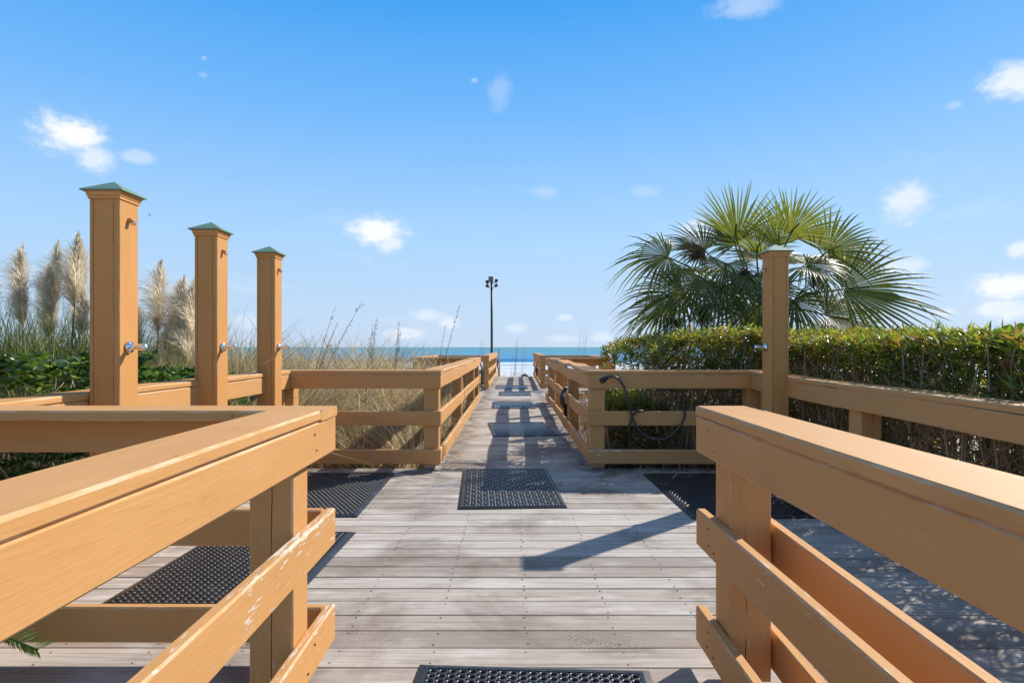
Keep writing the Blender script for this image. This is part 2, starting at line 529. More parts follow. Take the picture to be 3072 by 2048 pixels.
def board(name, L, w, h, mat, parent, loc, rot=(0, 0, 0), bev=.006, warp=0.0, wz=0.0, seg=None):
    """a sawn board, its length along local x, eased edges, slightly bowed"""
    n = seg or max(1, min(40, int(L / .35)))
    hw, hh = w / 2, h / 2
    bv = min(bev, hw * .45, hh * .45)
    prof = [(-hw + bv, -hh), (hw - bv, -hh), (hw, -hh + bv), (hw, hh - bv), (hw - bv, hh), (-hw + bv, hh), (-hw, hh - bv), (-hw, -hh + bv)]
    ph = [random.uniform(0, 6.28) for _ in range(4)]
    V, F = [], []
    for i in range(n + 1):
        x = -L / 2 + L * i / n
        dy = warp * (math.sin(x * 1.3 + ph[0]) + .5 * math.sin(x * 3.1 + ph[1]))
        dz = wz * (math.sin(x * 1.9 + ph[2]) + .6 * math.sin(x * 4.3 + ph[3]))
        for (y, z) in prof:
            V.append((x, y + dy, z + dz))
    for i in range(n):
        for k in range(8):
            a, b_ = i * 8 + k, i * 8 + (k + 1) % 8
            F.append((a, a + 8, b_ + 8, b_))
    F.append(tuple(range(8)))
    F.append(tuple(range(n * 8 + 7, n * 8 - 1, -1)))
    V = [(x, y, z) for (x, y, z) in V]
    return link_mesh(name, V, [f[::-1] for f in F], mat, parent, loc, rot)

def tube(points, radii, sides=6, close=True):
    pts = [Vector(p) for p in points]
    if isinstance(radii, (int, float)):
        radii = [radii] * len(pts)
    V, F = [], []
    up = Vector((0, 0, 1))
    prevx = None
    for i, p in enumerate(pts):
        t = (pts[min(i + 1, len(pts) - 1)] - pts[max(i - 1, 0)]).normalized()
        if prevx is None:
            x = t.cross(up)
            if x.length < .01:
                x = t.cross(Vector((0, 1, 0)))
        else:
            x = prevx - t * prevx.dot(t)
        x.normalize()
        prevx = x
        y = t.cross(x)
        for k in range(sides):
            a = 2 * math.pi * k / sides
            V.append(tuple(p + (x * math.cos(a) + y * math.sin(a)) * radii[i]))
    for i in range(len(pts) - 1):
        for k in range(sides):
            a, b_ = i * sides + k, i * sides + (k + 1) % sides
            F.append((a, b_, b_ + sides, a + sides))
    if close:
        F.append(tuple(range(sides - 1, -1, -1)))
        F.append(tuple(range((len(pts) - 1) * sides, len(pts) * sides)))
    return V, F

def merge(*vf):
    V, F = [], []
    for v, f in vf:
        o = len(V)
        V += list(v)
        F += [tuple(i + o for i in q) for q in f]
    return V, F

def catmull(pts, n=8):
    P = [Vector(p) for p in pts]
    P = [P[0] * 2 - P[1]] + P + [P[-1] * 2 - P[-2]]
    out = []
    for i in range(1, len(P) - 2):
        for k in range(n):
            t = k / n
            a, b_, c, d = P[i - 1], P[i], P[i + 1], P[i + 2]
            out.append(.5 * ((2 * b_) + (c - a) * t + (2 * a - 5 * b_ + 4 * c - d) * t * t + (3 * b_ - a - 3 * c + d) * t ** 3))
    out.append(P[-2])
    return out

def lathe(prof, sides=20):
    """profile (r, x): axis along +x"""
    V, F = [], []
    for (r, x) in prof:
        for k in range(sides):
            a = 2 * math.pi * k / sides
            V.append((x, r * math.cos(a), r * math.sin(a)))
    for i in range(len(prof) - 1):
        for k in range(sides):
            a, b_ = i * sides + k, i * sides + (k + 1) % sides
            F.append((a, b_, b_ + sides, a + sides))
    F.append(tuple(range(sides - 1, -1, -1)))
    F.append(tuple(range((len(prof) - 1) * sides, len(prof) * sides)))
    return V, F

def boxvf(x0, x1, y0, y1, z0, z1):
    V = [(x0, y0, z0), (x1, y0, z0), (x1, y1, z0), (x0, y1, z0), (x0, y0, z1), (x1, y0, z1), (x1, y1, z1), (x0, y1, z1)]
    return V, [(3, 2, 1, 0), (4, 5, 6, 7), (0, 1, 5, 4), (1, 2, 6, 5), (2, 3, 7, 6), (3, 0, 4, 7)]

def fbm(x, y, s, seed=0):
    v = 0
    for k, (f, a) in enumerate(((1, 1), (2.13, .5), (4.7, .25))):
        v = v + a * np.sin(x * s * f + 1.7 * np.sin(y * s * f * .8 + seed + k) + seed * 2.1 + k) * np.cos(y * s * f * 1.1 + 1.3 * np.sin(x * s * f * .7 + seed) + k * 1.9)
    return v

# ------------------------------------------------------------------ ground and sea
def gz(x, y):
    z = np.full(np.shape(x), -.38) + .05 * fbm(x, y, .9, 3)
    dune = np.exp(-((y - 11) / 4.5) ** 2) * .25 * np.clip((np.abs(x) - .9) / 1.5, 0, 1)
    z = z + dune
    down = np.clip((y - 20) / 26, 0, 1)
    z = z - (down * down * (3 - 2 * down)) * 2.35
    z = z - np.clip((y - 46) / 60, 0, 30) * .9
    return np.maximum(z, -9)
gy = np.concatenate([np.linspace(-40, 0, 9), np.arange(1, 26, .5), np.linspace(26, 130, 40)])
gx = np.concatenate([np.linspace(-600, -30, 16), np.arange(-28, 28.1, 1.0), np.linspace(30, 600, 16)])
GX, GY = np.meshgrid(gx, gy)
GZ = gz(GX, GY)
nx, ny = len(gx), len(gy)
fa = [(j * nx + i, j * nx + i + 1, (j + 1) * nx + i + 1, (j + 1) * nx + i) for j in range(ny - 1) for i in range(nx - 1)]
g = link_mesh('ground', np.stack([GX, GY, GZ], -1).reshape(-1, 3), fa, 'sand', smooth_=True)
tag(g, kind='structure')

SEA = -3.3
oy = np.concatenate([np.arange(78, 240, 1.0), np.geomspace(241, 40000, 60)])
ox = np.concatenate([np.geomspace(40000, 520, 12) * -1, np.arange(-500, 500.1, 5.0), np.geomspace(520, 40000, 12)])
OX, OY = np.meshgrid(ox, oy)
ww = np.zeros_like(OX)
tone = np.zeros_like(OX)
for (yc, amp, wid, sd) in ((178, .95, 4.5, 1), (152, .65, 3.5, 4), (128, .55, 3.0, 7), (108, .40, 2.5, 9), (205, .45, 6, 12)):
    yl = yc + 6 * np.sin(OX * .013 + sd) + 3 * np.sin(OX * .041 + sd * 2)
    am = amp * (.55 + .45 * np.sin(OX * .017 + sd * 1.7))
    d = (OY - yl) / wid
    bumpw = np.exp(-np.where(d > 0, d / 1.6, d * 1.5) ** 2)
    ww += am * bumpw
    if yc == 178:
        tone = np.maximum(tone, np.exp(-((d + .9) / .9) ** 2) * np.clip(1.2 * np.clip((-OX - 8) / 20, 0, 1), 0, 1))
ww += .08 * fbm(OX, OY, .25, 5) * (OY < 240)
OZ = SEA + ww
nx, ny = len(ox), len(oy)
fa = [(j * nx + i, j * nx + i + 1, (j + 1) * nx + i + 1, (j + 1) * nx + i) for j in range(ny - 1) for i in range(nx - 1)]
sea = link_mesh('ocean', np.stack([OX, OY, OZ], -1).reshape(-1, 3), fa, 'ocean', smooth_=True, tone=tone.ravel())
tag(sea, kind='structure')

# ------------------------------------------------------------------ boardwalk: joists carry single planks
PITCH = .148
TH = .036
JX = [.061 + .374 * k for k in range(-7, 9)]
jv = []
for x in JX:
    if -2.42 < x < 2.52:
        jv.append(boxvf(x - .02, x + .02, -1.5 if -.9 < x < 2.5 else 1.2, 6.0, -.24, -TH - .002))
for x in (-.62, 0, .62):
    jv.append(boxvf(x - .02, x + .02, 6.0, 25.0, -.24, -TH - .002))
jv.append(boxvf(-2.1, 2.1, 13.1, 13.14, -.24, -TH - .003))
jv.append(boxvf(-2.1, 2.1, 16.7, 16.74, -.24, -TH - .003))
V, F = merge(*jv)
deck = link_mesh('boardwalk', V, F, 'joist')
tag(deck, kind='structure')
screws = []
y = -1.0 + .0
k0 = 0
# boards run across the walk; the joint lines are fixed by the one seen at y = 2.247
j = math.floor((-1.2 - 2.247) / PITCH)
while True:
    y0 = 2.247 + j * PITCH
    j += 1
    if y0 > 24.6:
        break
    yc = y0 + PITCH / 2
    if yc < 1.35:
        x0, x1 = -.95, 2.55
    elif yc < 2.2:
        x0, x1 = -1.86, 2.55
    elif yc < 5.92:
        x0, x1 = -2.44, 2.55
    elif 13.1 < yc < 16.7:
        x0, x1 = -2.1, 2.15
    else:
        x0, x1 = -.88, .92
    x0 += random.uniform(-.006, .006)
    x1 += random.uniform(-.006, .006)
    gap = random.uniform(.0042, .0085)
    rz = random.uniform(-.0012, .0012) if yc < 6 else 0
    rx = random.uniform(-.008, .008)
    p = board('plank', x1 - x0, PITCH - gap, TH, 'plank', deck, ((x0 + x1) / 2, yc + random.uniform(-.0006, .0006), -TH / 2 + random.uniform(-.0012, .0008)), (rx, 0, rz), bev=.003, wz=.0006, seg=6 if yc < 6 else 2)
    if yc < 6.5:
        for x in JX:
            if x0 + .03 < x < x1 - .03:
                for dy in (-.045, .045):
                    if random.random() < .9:
                        screws.append((x + random.uniform(-.008, .008), yc + dy + random.uniform(-.008, .008)))
V, F = [], []
for (x, y) in screws:
    o = len(V)
    r = .0042
    for k in range(6):
        V.append((x + r * math.cos(k * math.pi / 3), y + r * math.sin(k * math.pi / 3), .0020))
    for k in range(6):
        V.append((x + r * math.cos(k * math.pi / 3), y + r * math.sin(k * math.pi / 3), -.004))
    F.append(tuple(range(o, o + 6)))
    F += [(o + 6 + k, o + 6 + (k + 1) % 6, o + (k + 1) % 6, o + k) for k in range(6)]
so = link_mesh('screws', V, F, 'screw', deck)
tag(so, kind='stuff')

# ------------------------------------------------------------------ railings
ZR = [(.799, .935), (.441, .580), (.071, .208)]
ZC = (.9375, .9745)
RT, PS, CW = .040, .145, .196

def fence(label, a, b, n, posts, joints=(), cap=(0, 0), rail=(0, 0), mats=('paint', 'paint', 'paint', 'paint_clean'), warp=.0015, wz=.001, back=False, dz=0, name='railing', rails=(0, 1, 2), zbase=-.02, z0=0.0, z1=0.0, nails=False):
    a, b = Vector(a), Vector(b)
    L = (b - a).length
    d = (b - a) / L
    ang = math.atan2(d.y, d.x)
    left = Vector((-d.y, d.x))
    s = 1 if left.dot(Vector(n)) > 0 else -1
    root = empty(name, (a.x, a.y, z0), ang)
    root.rotation_euler = (0, -math.atan2(z1 - z0, L), ang)
    if nails:
        V, F = [], []
        for px in posts:
            for k in rails:
                for (dx_, f_) in ((-.035, .25), (.03, .72), (.038, .3)):
                    if random.random() < .8:
                        zz = ZR[k][0] + (ZR[k][1] - ZR[k][0]) * f_
                        r_ = random.uniform(.0028, .0042)
                        o_ = len(V)
                        xx = px + dx_ + random.uniform(-.012, .012)
                        for q in range(6):
                            V.append((xx + r_ * math.cos(q * 1.0472), s * .0022, zz + r_ * math.sin(q * 1.0472)))
                        for q in range(6):
                            V.append((xx + r_ * math.cos(q * 1.0472), -s * .004, zz + r_ * math.sin(q * 1.0472)))
                        F.append(tuple(range(o_, o_ + 6)))
                        F += [(o_ + q, o_ + (q + 1) % 6, o_ + 6 + (q + 1) % 6, o_ + 6 + q) for q in range(6)]
        tag(link_mesh('nail_heads', V, F, 'nail', root), kind='stuff')
    tag(root, label, 'railing', 'tan painted board railings along the boardwalk')
    for px in posts:
        board('post', .80 - zbase - .0, PS, PS, 'paint_crack', root, (px, -s * (RT + PS / 2 + .001), zbase + (.80 - zbase) / 2 + .068), (0, -math.pi / 2, 0), bev=.006, seg=2)
    cuts = [rail[0]] + list(joints) + [L + rail[1]]
    for k in rails:
        z0, z1 = ZR[k]
        for c0, c1 in zip(cuts[:-1], cuts[1:]):
            e0 = c0 + (.0015 if c0 != cuts[0] else 0)
            e1 = c1 - (.0015 if c1 != cuts[-1] else 0)
            board('rail', e1 - e0, RT - .002, z1 - z0, mats[k], root, ((e0 + e1) / 2, -s * RT / 2, (z0 + z1) / 2 + dz), (0, 0, 0), warp=warp, wz=wz)
    ccuts = [cap[0]] + list(joints) + [L + cap[1]]
    for c0, c1 in zip(ccuts[:-1], ccuts[1:]):
        e0 = c0 + (.0015 if c0 != ccuts[0] else 0)
        e1 = c1 - (.0015 if c1 != ccuts[-1] else 0)
        board('cap', e1 - e0, CW, ZC[1] - ZC[0], mats[3], root, ((e0 + e1) / 2, s * .004 - s * CW / 2, sum(ZC) / 2 + dz), (0, 0, 0), warp=warp, wz=wz * 1.2, bev=.007)
    return root

W = ('paint_clean', 'paint_worn', 'paint_worn', 'paint_clean')
# near left: side run and the run across to its left
fence('tan railing with flaking lower rails in the left foreground', (-.683, -1.3), (-.683, 2.325), (1, 0), [3.355, 1.2], cap=(0, -.20), mats=W, nails=True)
fence('shaded tan railing crossing left from the left foreground corner', (-.679, 2.328), (-3.4, 2.328), (0, 1), [2.0], cap=(-.0, 0), rail=(.05, 0), mats=('paint_clean',) * 4)
# near right
rf = fence('tan double-sided railing in the right foreground', (.709, -1.3), (.709, 2.31), (-1, 0), [3.44, 1.2], cap=(0, -.20), mats=('paint_clean', 'paint_corner', 'paint_corner', 'paint_clean'), nails=True)
board('cap', .196, .192, ZC[1] - ZC[0], 'paint_clean', rf, (3.61 - .098, -(.098 - .004), sum(ZC) / 2), (0, 0, 0), bev=.007)
for (z0, z1) in ZR[1:]:
    board('rail', 3.4, RT - .002, z1 - z0, 'paint_clean', rf, (1.78, -(RT + PS + .022) + .045, (z0 + z1) / 2), (0, 0, -.035), bev=.005)
# left platform
fence('tan railing behind the three left shower posts', (-2.36, .6), (-2.14, 5.80), (1, 0), [.3, 5.1], joints=(2.65, 3.7, 4.7), cap=(0, -.006), rail=(0, -.003), mats=('paint', 'paint', 'paint', 'paint'), z0=-.033)
fence('tan railing crossing before the tangled dry dune grass', (-2.30, 5.80), (-.69, 5.80), (0, -1), [.1, 1.513], nails=True, cap=(-.1, .004), rail=(-.1, 0), mats=('paint', 'paint', 'paint_corner', 'paint'), wz=.0008)
fence('tan railing along the left of the narrow walkway', (-.69, 5.842), (-.69, 13.3), (1, 0), [2.93, 5.75, 7.3], joints=(2.9, 5.7), cap=(.158, 0), mats=('paint', 'paint', 'paint_worn', 'paint'), warp=.004, wz=.004)
# right platform
fence('tan railing running below the oleander hedge on the right', (2.345, .4), (2.305, 5.80), (-1, 0), [3.74, .7, 5.2], joints=(3.9,), cap=(0, -.006), rail=(0, -.004), mats=('paint', 'paint', 'paint', 'paint'), rails=(0,), wz=.003, z0=-.074, z1=-.0095, nails=True)
fence('tan railing carrying a black hose before the hedge', (2.47, 5.80), (.736, 5.80), (0, -1), [.1, 1.64], nails=True, cap=(-.02, .004), rail=(-.02, 0), mats=('paint_corner', 'paint_corner', 'paint_worn', 'paint_corner'), wz=.0008)
fence('wavy tan railing along the right of the narrow walkway', (.736, 5.842), (.736, 13.1), (-1, 0), [2.5, 4.9, 7.1], joints=(2.6, 5.0), cap=(.158, 0), mats=('paint', 'paint', 'paint', 'paint'), warp=.006, wz=.010)
# second platform further out
fence('dark railing across the near left of the far platform', (-2.04, 13.2), (-.73, 13.2), (0, 1), [.1, 1.0], cap=(0, -.17), rail=(0, -.16), mats=('paint',) * 4)
fence('sunlit railing at the left end of the far platform', (-2.04, 13.2), (-2.04, 16.6), (1, 0), [.3, 1.8, 3.2], cap=(.004, -.006), rail=(.01, -.005))
fence('railing across the far left of the far platform', (-2.2, 16.6), (-.64, 16.6), (0, -1), [.1, 1.47], cap=(-.03, .004), rail=(-.03, 0))
fence('last railing on the left of the walkway towards the beach', (-.64, 16.645), (-.61, 25.0), (1, 0), [2.2, 4.3, 6.4, 8.2], joints=(4.3,), cap=(.158, 0), warp=.003, wz=.003)
fence('dark railing across the near right of the far platform', (2.1, 13.0), (.775, 13.0), (0, 1), [.1, 1.0], cap=(0, -.17), rail=(0, -.16), mats=('paint',) * 4)
fence('railing at the right end of the far platform', (2.1, 13.0), (2.1, 16.6), (-1, 0), [.3, 1.8, 3.4], cap=(.004, -.006), rail=(.01, -.005))
fence('railing across the far right of the far platform', (2.26, 16.6), (.78, 16.6), (0, -1), [.1, 1.40], cap=(-.03, .004), rail=(-.03, 0))
fence('last railing on the right of the walkway towards the beach', (.78, 16.645), (.86, 24.6), (-1, 0), [2.2, 4.3, 6.4, 7.8], joints=(4.3,), cap=(.158, 0), warp=.003, wz=.003)
hr = empty('handrail', (-.60, 25.1, 0))
tag(hr, 'sloping stair handrail going down from the far end of the walkway', 'handrail')
board('rail', 2.4, .05, .14, 'paint', hr, (.05, 1.05, .42), (0, R(32), R(90)))
board('post', 1.5, .09, .09, 'paint', hr, (0, 2.0, -.45), (0, -math.pi / 2, 0))

# ------------------------------------------------------------------ shower posts
def pyramid(hw, z0, z1, thick):
    V = [(-hw, -hw, z0), (hw, -hw, z0), (hw, hw, z0), (-hw, hw, z0), (-hw, -hw, z0 + thick), (hw, -hw, z0 + thick), (hw, hw, z0 + thick), (-hw, hw, z0 + thick), (0, 0, z1)]
    F = [(3, 2, 1, 0), (0, 1, 5, 4), (1, 2, 6, 5), (2, 3, 7, 6), (3, 0, 4, 7), (4, 5, 8), (5, 6, 8), (6, 7, 8), (7, 4, 8)]
    return V, F

def frustum(levels):
    V, F = [], []
    for (hw, z) in levels:
        V += [(-hw, -hw, z), (hw, -hw, z), (hw, hw, z), (-hw, hw, z)]
    for i in range(len(levels) - 1):
        for k in range(4):
            a, b_ = i * 4 + k, i * 4 + (k + 1) % 4
            F.append((a, b_, b_ + 4, a + 4))
    F.append((3, 2, 1, 0))
    n = (len(levels) - 1) * 4
    F.append((n, n + 1, n + 2, n + 3))
    return V, F

def shower(cx, cy, side, label, H=1.985, rz=0.0, h=.0797, lean=0.0):
    root = empty('shower_post', (cx, cy, 0), rz)
    root.rotation_euler = (0, lean, rz)
    tag(root, label, 'shower post', 'outdoor shower posts standing on the deck')
    t = .033
    zb = -.02
    L = H - zb
    zc = zb + L / 2
    up = (0, -math.pi / 2, 0)
    # side boards show their edges on the front; front and back boards sit between, a hair back
    board('side_board', L, 2 * h, t, 'paint_post', root, (side * (h - t / 2), 0, zc), up, bev=.004)
    board('side_board', L, 2 * h, t * .5, 'paint_post', root, (-side * (h - t / 4), 0, zc), up, bev=.002)
    wfr = 2 * h - t * 1.5 - .0045
    xf = -side * (t * .25 + .0003)
    board('front_board', L, t, wfr, 'paint_post', root, (xf - side * .0002, -h + t / 2 + .0022, zc), up, bev=.003)
    board('back_board', L, t, wfr, 'paint_post', root, (xf, h - t / 2 - .0022, zc), up, bev=.003)
    V, F = frustum([(h - .002, H + .0005), (h + .006, H + .0005), (h + .006, H + .014), (h + .010, H + .016), (h + .011, H + .026), (h + .015, H + .034), (h + .015, H + .0405)])
    link_mesh('moulding', V, F, 'paint_post', root)
    V, F = pyramid(h + .032, H + .041, H + .112, .007)
    link_mesh('cap', V, F, 'verdigris', root)
    # spout near the top
    sp = [(side * (h - .005), 0, H - .095), (side * (h + .008), 0, H - .095), (side * (h + .016), 0, H - .101), (side * (h + .021), 0, H - .111)]
    V, F = tube(sp, [.013, .013, .013, .0125], 10)
    s_ = link_mesh('spout', V, F, 'paint_post', root, smooth_=True)
    V, F = tube([(side * (h + .020), 0, H - .109), (side * (h + .026), 0, H - .121)], [.0115, .0115], 10)
    link_mesh('spout_tip', V, F, 'chrome', s_, smooth_=True)
    # push valve at hand height
    V, F = lathe([(.030, 0), (.034, .004), (.034, .010), (.028, .017), (.017, .020), (.015, .024), (.0145, .052), (.0165, .054), (.0165, .060), (.0155, .062), (.0175, .064), (.0175, .094), (.015, .098), (.0, .0985)], 22)
    v = link_mesh('valve', V, F, 'chrome', root, (side * (h + .0005), -.006, 1.2), (0, 0, 0 if side > 0 else math.pi))
    v.data.polygons.foreach_set('use_smooth', [True] * len(v.data.polygons))
    V, F = lathe([(.026, 0), (.030, .004), (.026, .012), (.014, .016), (.012, .05), (.015, .052), (.015, .072), (.0, .073)], 18)
    v = link_mesh('foot_valve', V, F, 'chrome', root, (side * (h + .0005), -.002, .64), (0, 0, 0 if side > 0 else math.pi))
    return root

hs_ = .0797
for cy0, lb in ((3.18, 'nearest and tallest-looking of the three tan shower posts on the left'), (4.233, 'middle tan shower post of the three on the left'), (5.264, 'farthest tan shower post of the three on the left')):
    shower(-2.08 - hs_, cy0 + hs_, 1, lb)
shower(2.163 + .0785, 5.03 + .0785, -1, 'lone tan shower post on the right in front of the fan palm', H=1.96, h=.0785)

# ------------------------------------------------------------------ rubber mats
def ring_mat(label, cx, cy, W_, L_, rot, pitch=.0355, hole=.0122, border=.042, th=.012, stagger=False):
    root = empty('rubber_mat', (cx, cy, .003), rot)
    tag(root, label, 'mat', 'black rubber mats lying on the deck')
    bw, bl = W_ - 2 * border, L_ - 2 * border
    nx_, ny_ = int(bw / pitch), int(bl / (pitch * .92))
    px, py = bw / nx_, bl / ny_
    c = .22
    ca, sa = [], []
    outer = []
    for sx, sy in ((1, -1), (1, 1), (-1, 1), (-1, -1)):
        pass
    o8 = [(.5, -.5 + c), (.5, .5 - c), (.5 - c, .5), (-.5 + c, .5), (-.5, .5 - c), (-.5, -.5 + c), (-.5 + c, -.5), (.5 - c, -.5)]
    ang = [-22.5 + 45 * k for k in range(8)]
    V1 = []
    for k in range(8):
        V1.append((o8[k][0] * px, o8[k][1] * py, th))
    for k in range(8):
        V1.append((hole * math.cos(R(ang[k])), hole * math.sin(R(ang[k])) , th + .001))
    for k in range(8):
        V1.append((hole * math.cos(R(ang[k])), hole * math.sin(R(ang[k])), .001))
    for k in range(8):
        V1.append((o8[k][0] * px, o8[k][1] * py, .001))
    Q = []
    for k in range(8):
        k2 = (k + 1) % 8
        Q.append((k, k2, 8 + k2, 8 + k))
        Q.append((8 + k, 8 + k2, 16 + k2, 16 + k))
    for k in (1, 3, 5, 7):
        k2 = (k + 1) % 8
        Q.append((24 + k, 24 + k2, k2, k))
    cells = np.array([[-bw / 2 + px * (i + .5 + ((.25 if j_ % 2 else -.25) if stagger else 0)), -bl / 2 + py * (j_ + .5), 0] for j_ in range(ny_) for i in range(nx_)])
    VV = np.array(V1)[None] + cells[:, None, :]
    quads_mesh('hole_field', VV, 32, Q, 'rubber', root)
    # bevelled border frame
    b0, b1 = (W_ / 2, L_ / 2), (W_ / 2 - .028, L_ / 2 - .028)
    b2 = (bw / 2 - (px * .27 if stagger else 0), bl / 2 - .0)
    V, F = [], []
    for (hx, hy), z in ((b0, .0005), (b0, .003), (b1, th + .002), (b2, th + .002), (b2, .0005)):
        V += [(-hx, -hy, z), (hx, -hy, z), (hx, hy, z), (-hx, hy, z)]
    for i in range(4):
        for k in range(4):
            F.append((i * 4 + k, i * 4 + (k + 1) % 4, (i + 1) * 4 + (k + 1) % 4, (i + 1) * 4 + k))
    link_mesh('border', V, F, 'rubber', root)
    return root

ring_mat('black rubber mat with round holes at the bottom edge of the photo', .043, 1.53, .855, 1.42, R(-3.0))
ring_mat('black rubber mat with round holes behind the left foreground railing', -1.465, 3.18, .88, 1.42, R(-1.5))
ring_mat('black rubber mat below the farthest left shower post', -1.53, 4.955, .86, 1.46, R(.8), stagger=True)
ring_mat('shaded black rubber mat below the lone right shower post', 1.68, 4.93, .87, 1.47, R(1.0), stagger=True)

def bordered(root, W_, L_, th, border=.035):
    V, F = [], []
    for (hx, hy), z in (((W_ / 2, L_ / 2), .0005), ((W_ / 2, L_ / 2), .003), ((W_ / 2 - .02, L_ / 2 - .02), th + .002), ((W_ / 2 - border, L_ / 2 - border), th + .002), ((W_ / 2 - border - .004, L_ / 2 - border - .004), th * .45)):
        V += [(-hx, -hy, z), (hx, -hy, z), (hx, hy, z), (-hx, hy, z)]
    for i in range(4):
        for k in range(4):
            F.append((i * 4 + k, i * 4 + (k + 1) % 4, (i + 1) * 4 + (k + 1) % 4, (i + 1) * 4 + k))
    F.append((16, 17, 18, 19))
    link_mesh('border', V, F, 'rubber', root)

def block(hx, hy, z0, z1, b=.004):
    V = []
    for (x, y, z) in ((hx, hy, z0), (hx, hy, z1 - b), (hx - b, hy - b, z1)):
        V += [(-x, -y, z), (x, -y, z), (x, y, z), (-x, y, z)]
    Q = []
    for i in range(2):
        for k in range(4):
            Q.append((i * 4 + k, i * 4 + (k + 1) % 4, (i + 1) * 4 + (k + 1) % 4, (i + 1) * 4 + k))
    Q.append((8, 9, 10, 11))
    return np.array(V), Q

def weave_mat(label, cx, cy, W_, L_, rot):
    root = empty('rubber_mat', (cx, cy, .003), rot)
    tag(root, label, 'mat', 'black rubber mats lying on the deck')
    bordered(root, W_, L_, .014)
    bw, bl = W_ - .09, L_ - .09
    nx_, ny_ = 15, 19
    px, py = bw / nx_, bl / ny_
    VV = []
    Va, Q = block(px * .48, py * .20, .004, .0145)
    Vb, Q = block(px * .20, py * .48, .004, .016)
    for j_ in range(ny_):
        for i in range(nx_):
            for q in (-.25, .25):
                c = np.array([-bw / 2 + px * (i + .5), -bl / 2 + py * (j_ + .5), random.uniform(-.0008, .0008)])
                if (i + j_) % 2:
                    VV.append(Va + c + np.array([0, q * py, 0]))
                else:
                    VV.append(Vb + c + np.array([q * px, 0, 0]))
    quads_mesh('weave', np.array(VV), 12, Q, 'rubber', root)

def rib_mat(label, cx, cy, W_, L_, rot, across=False):
    root = empty('rubber_mat', (cx, cy, .003), rot)
    tag(root, label, 'mat', 'black rubber mats lying on the deck')
    bordered(root, W_, L_, .012)
    bw, bl = W_ - .085, L_ - .085
    n_ = 22
    px = bw / n_
    Va, Q = block(px * .3, bl / 2, .004, .013)
    VV = [Va + np.array([-bw / 2 + px * (i + .5), 0, 0]) for i in range(n_)]
    quads_mesh('ribs', np.array(VV), 12, Q, 'rubber', root)

weave_mat('basket-weave black rubber mat in the middle of the deck', -.031, 5.16, .815, 1.42, R(3.1))
rib_mat('skewed ribbed black mat, nearest one on the narrow walkway', .13, 8.78, .90, 1.44, R(5.5))
rib_mat('ribbed black mat, second one along the narrow walkway', .02, 12.4, .86, 1.44, R(1.2))
rib_mat('ribbed black mat on the far platform', .07, 15.45, .82, 1.3, R(.5))
rib_mat('farthest ribbed black mat, past the far platform', -.01, 18.0, .96, 1.7, R(0))

# ------------------------------------------------------------------ hoses
hz = empty('garden_hose', (1.05, 5.78, 0))
tag(hz, 'black hose looping over the rails of the right cross railing', 'hose')
def zp(x, y, Y):   # photo crop position on the plane of the railing
    u, v_ = 1250 + x / 2.352, 950 + y / 2.352
    return Vector(((u - 1536) / 1800 * Y - 1.05, Y - 5.78, 1.2 - (v_ - 1041) / 1800 * Y))
pts = [zp(1335, 432, 5.77), zp(1380, 418, 5.755), zp(1430, 445, 5.75), zp(1470, 515, 5.75), zp(1492, 590, 5.75), zp(1508, 665, 5.755), zp(1532, 740, 5.755), zp(1580, 808, 5.755), zp(1640, 850, 5.755), zp(1700, 868, 5.755), zp(1765, 852, 5.755), zp(1825, 808, 5.755), zp(1870, 752, 5.755), zp(1893, 692, 5.757), zp(1884, 664, 5.80), zp(1870, 690, 5.87), zp(1850, 780, 5.90)]
V, F = tube(catmull(pts, 6), .0115, 10)
link_mesh('hose', V, F, 'hose', hz, smooth_=True)
pts = [zp(1615, 670, 5.83), zp(1565, 663, 5.78), zp(1528, 690, 5.765), zp(1509, 740, 5.765), zp(1503, 800, 5.80), zp(1508, 860, 5.88), zp(1515, 930, 5.9)]
V, F = tube(catmull(pts, 6), .0115, 10)
link_mesh('hose', V, F, 'hose', hz, smooth_=True)
V, F = tube([zp(1300, 455, 5.785), zp(1325, 440, 5.775), zp(1345, 428, 5.768)], [.012, .02, .018], 8)
link_mesh('nozzle', V, F, 'nozzle', hz, smooth_=True)
V, F = tube([zp(1308, 450, 5.80), zp(1318, 446, 5.77)], [.028, .028], 8)
link_mesh('clamp', V, F, 'nozzle', hz)

def hung_hose(label, x, y, z, w, h, side):
    r_ = empty('hung_hose', (x, y, z))
    tag(r_, label, 'hose')
    pts = [(side * .03, -w * .3, -h), (side * .035, -w * .35, -h * .4), (side * .03, -w * .2, -.02), (-side * .02, 0, .05), (side * .03, w * .2, -.02), (side * .035, w * .38, -h * .45), (side * .03, w * .25, -h * .95), (side * .03, 0, -h * 1.05)]
    V, F = tube(catmull(pts, 5), .020, 8)
    link_mesh('hose', V, F, 'hose', r_, smooth_=True)
    pts = [(side * .05, -w * .1, -h * .9), (side * .055, -w * .15, -h * .3), (-side * .0, 0, .055), (side * .05, w * .1, -h * .3), (side * .05, w * .12, -h * .8)]
    V, F = tube(catmull(pts, 5), .020, 8)
    link_mesh('hose', V, F, 'hose', r_, smooth_=True)
hung_hose('short black hose draped over the middle rail of the wavy railing', .72, 8.1, .60, .30, .19, -1)
hung_hose('black hose hanging at the far end of the left walkway railing', -.68, 13.0, .80, .5, .45, 1)
hung_hose('black hose on the last right railing by the beach', .80, 18.6, .62, .5, .3, -1)
hung_hose('black hose on the last left railing by the beach', -.615, 24.0, .80, .6, .4, 1)
V, F = tube(catmull([(-.13, 0, -.1), (-.11, 0, .04), (0, 0, .085), (.11, 0, .04), (.13, 0, -.1)], 5), .04, 8)
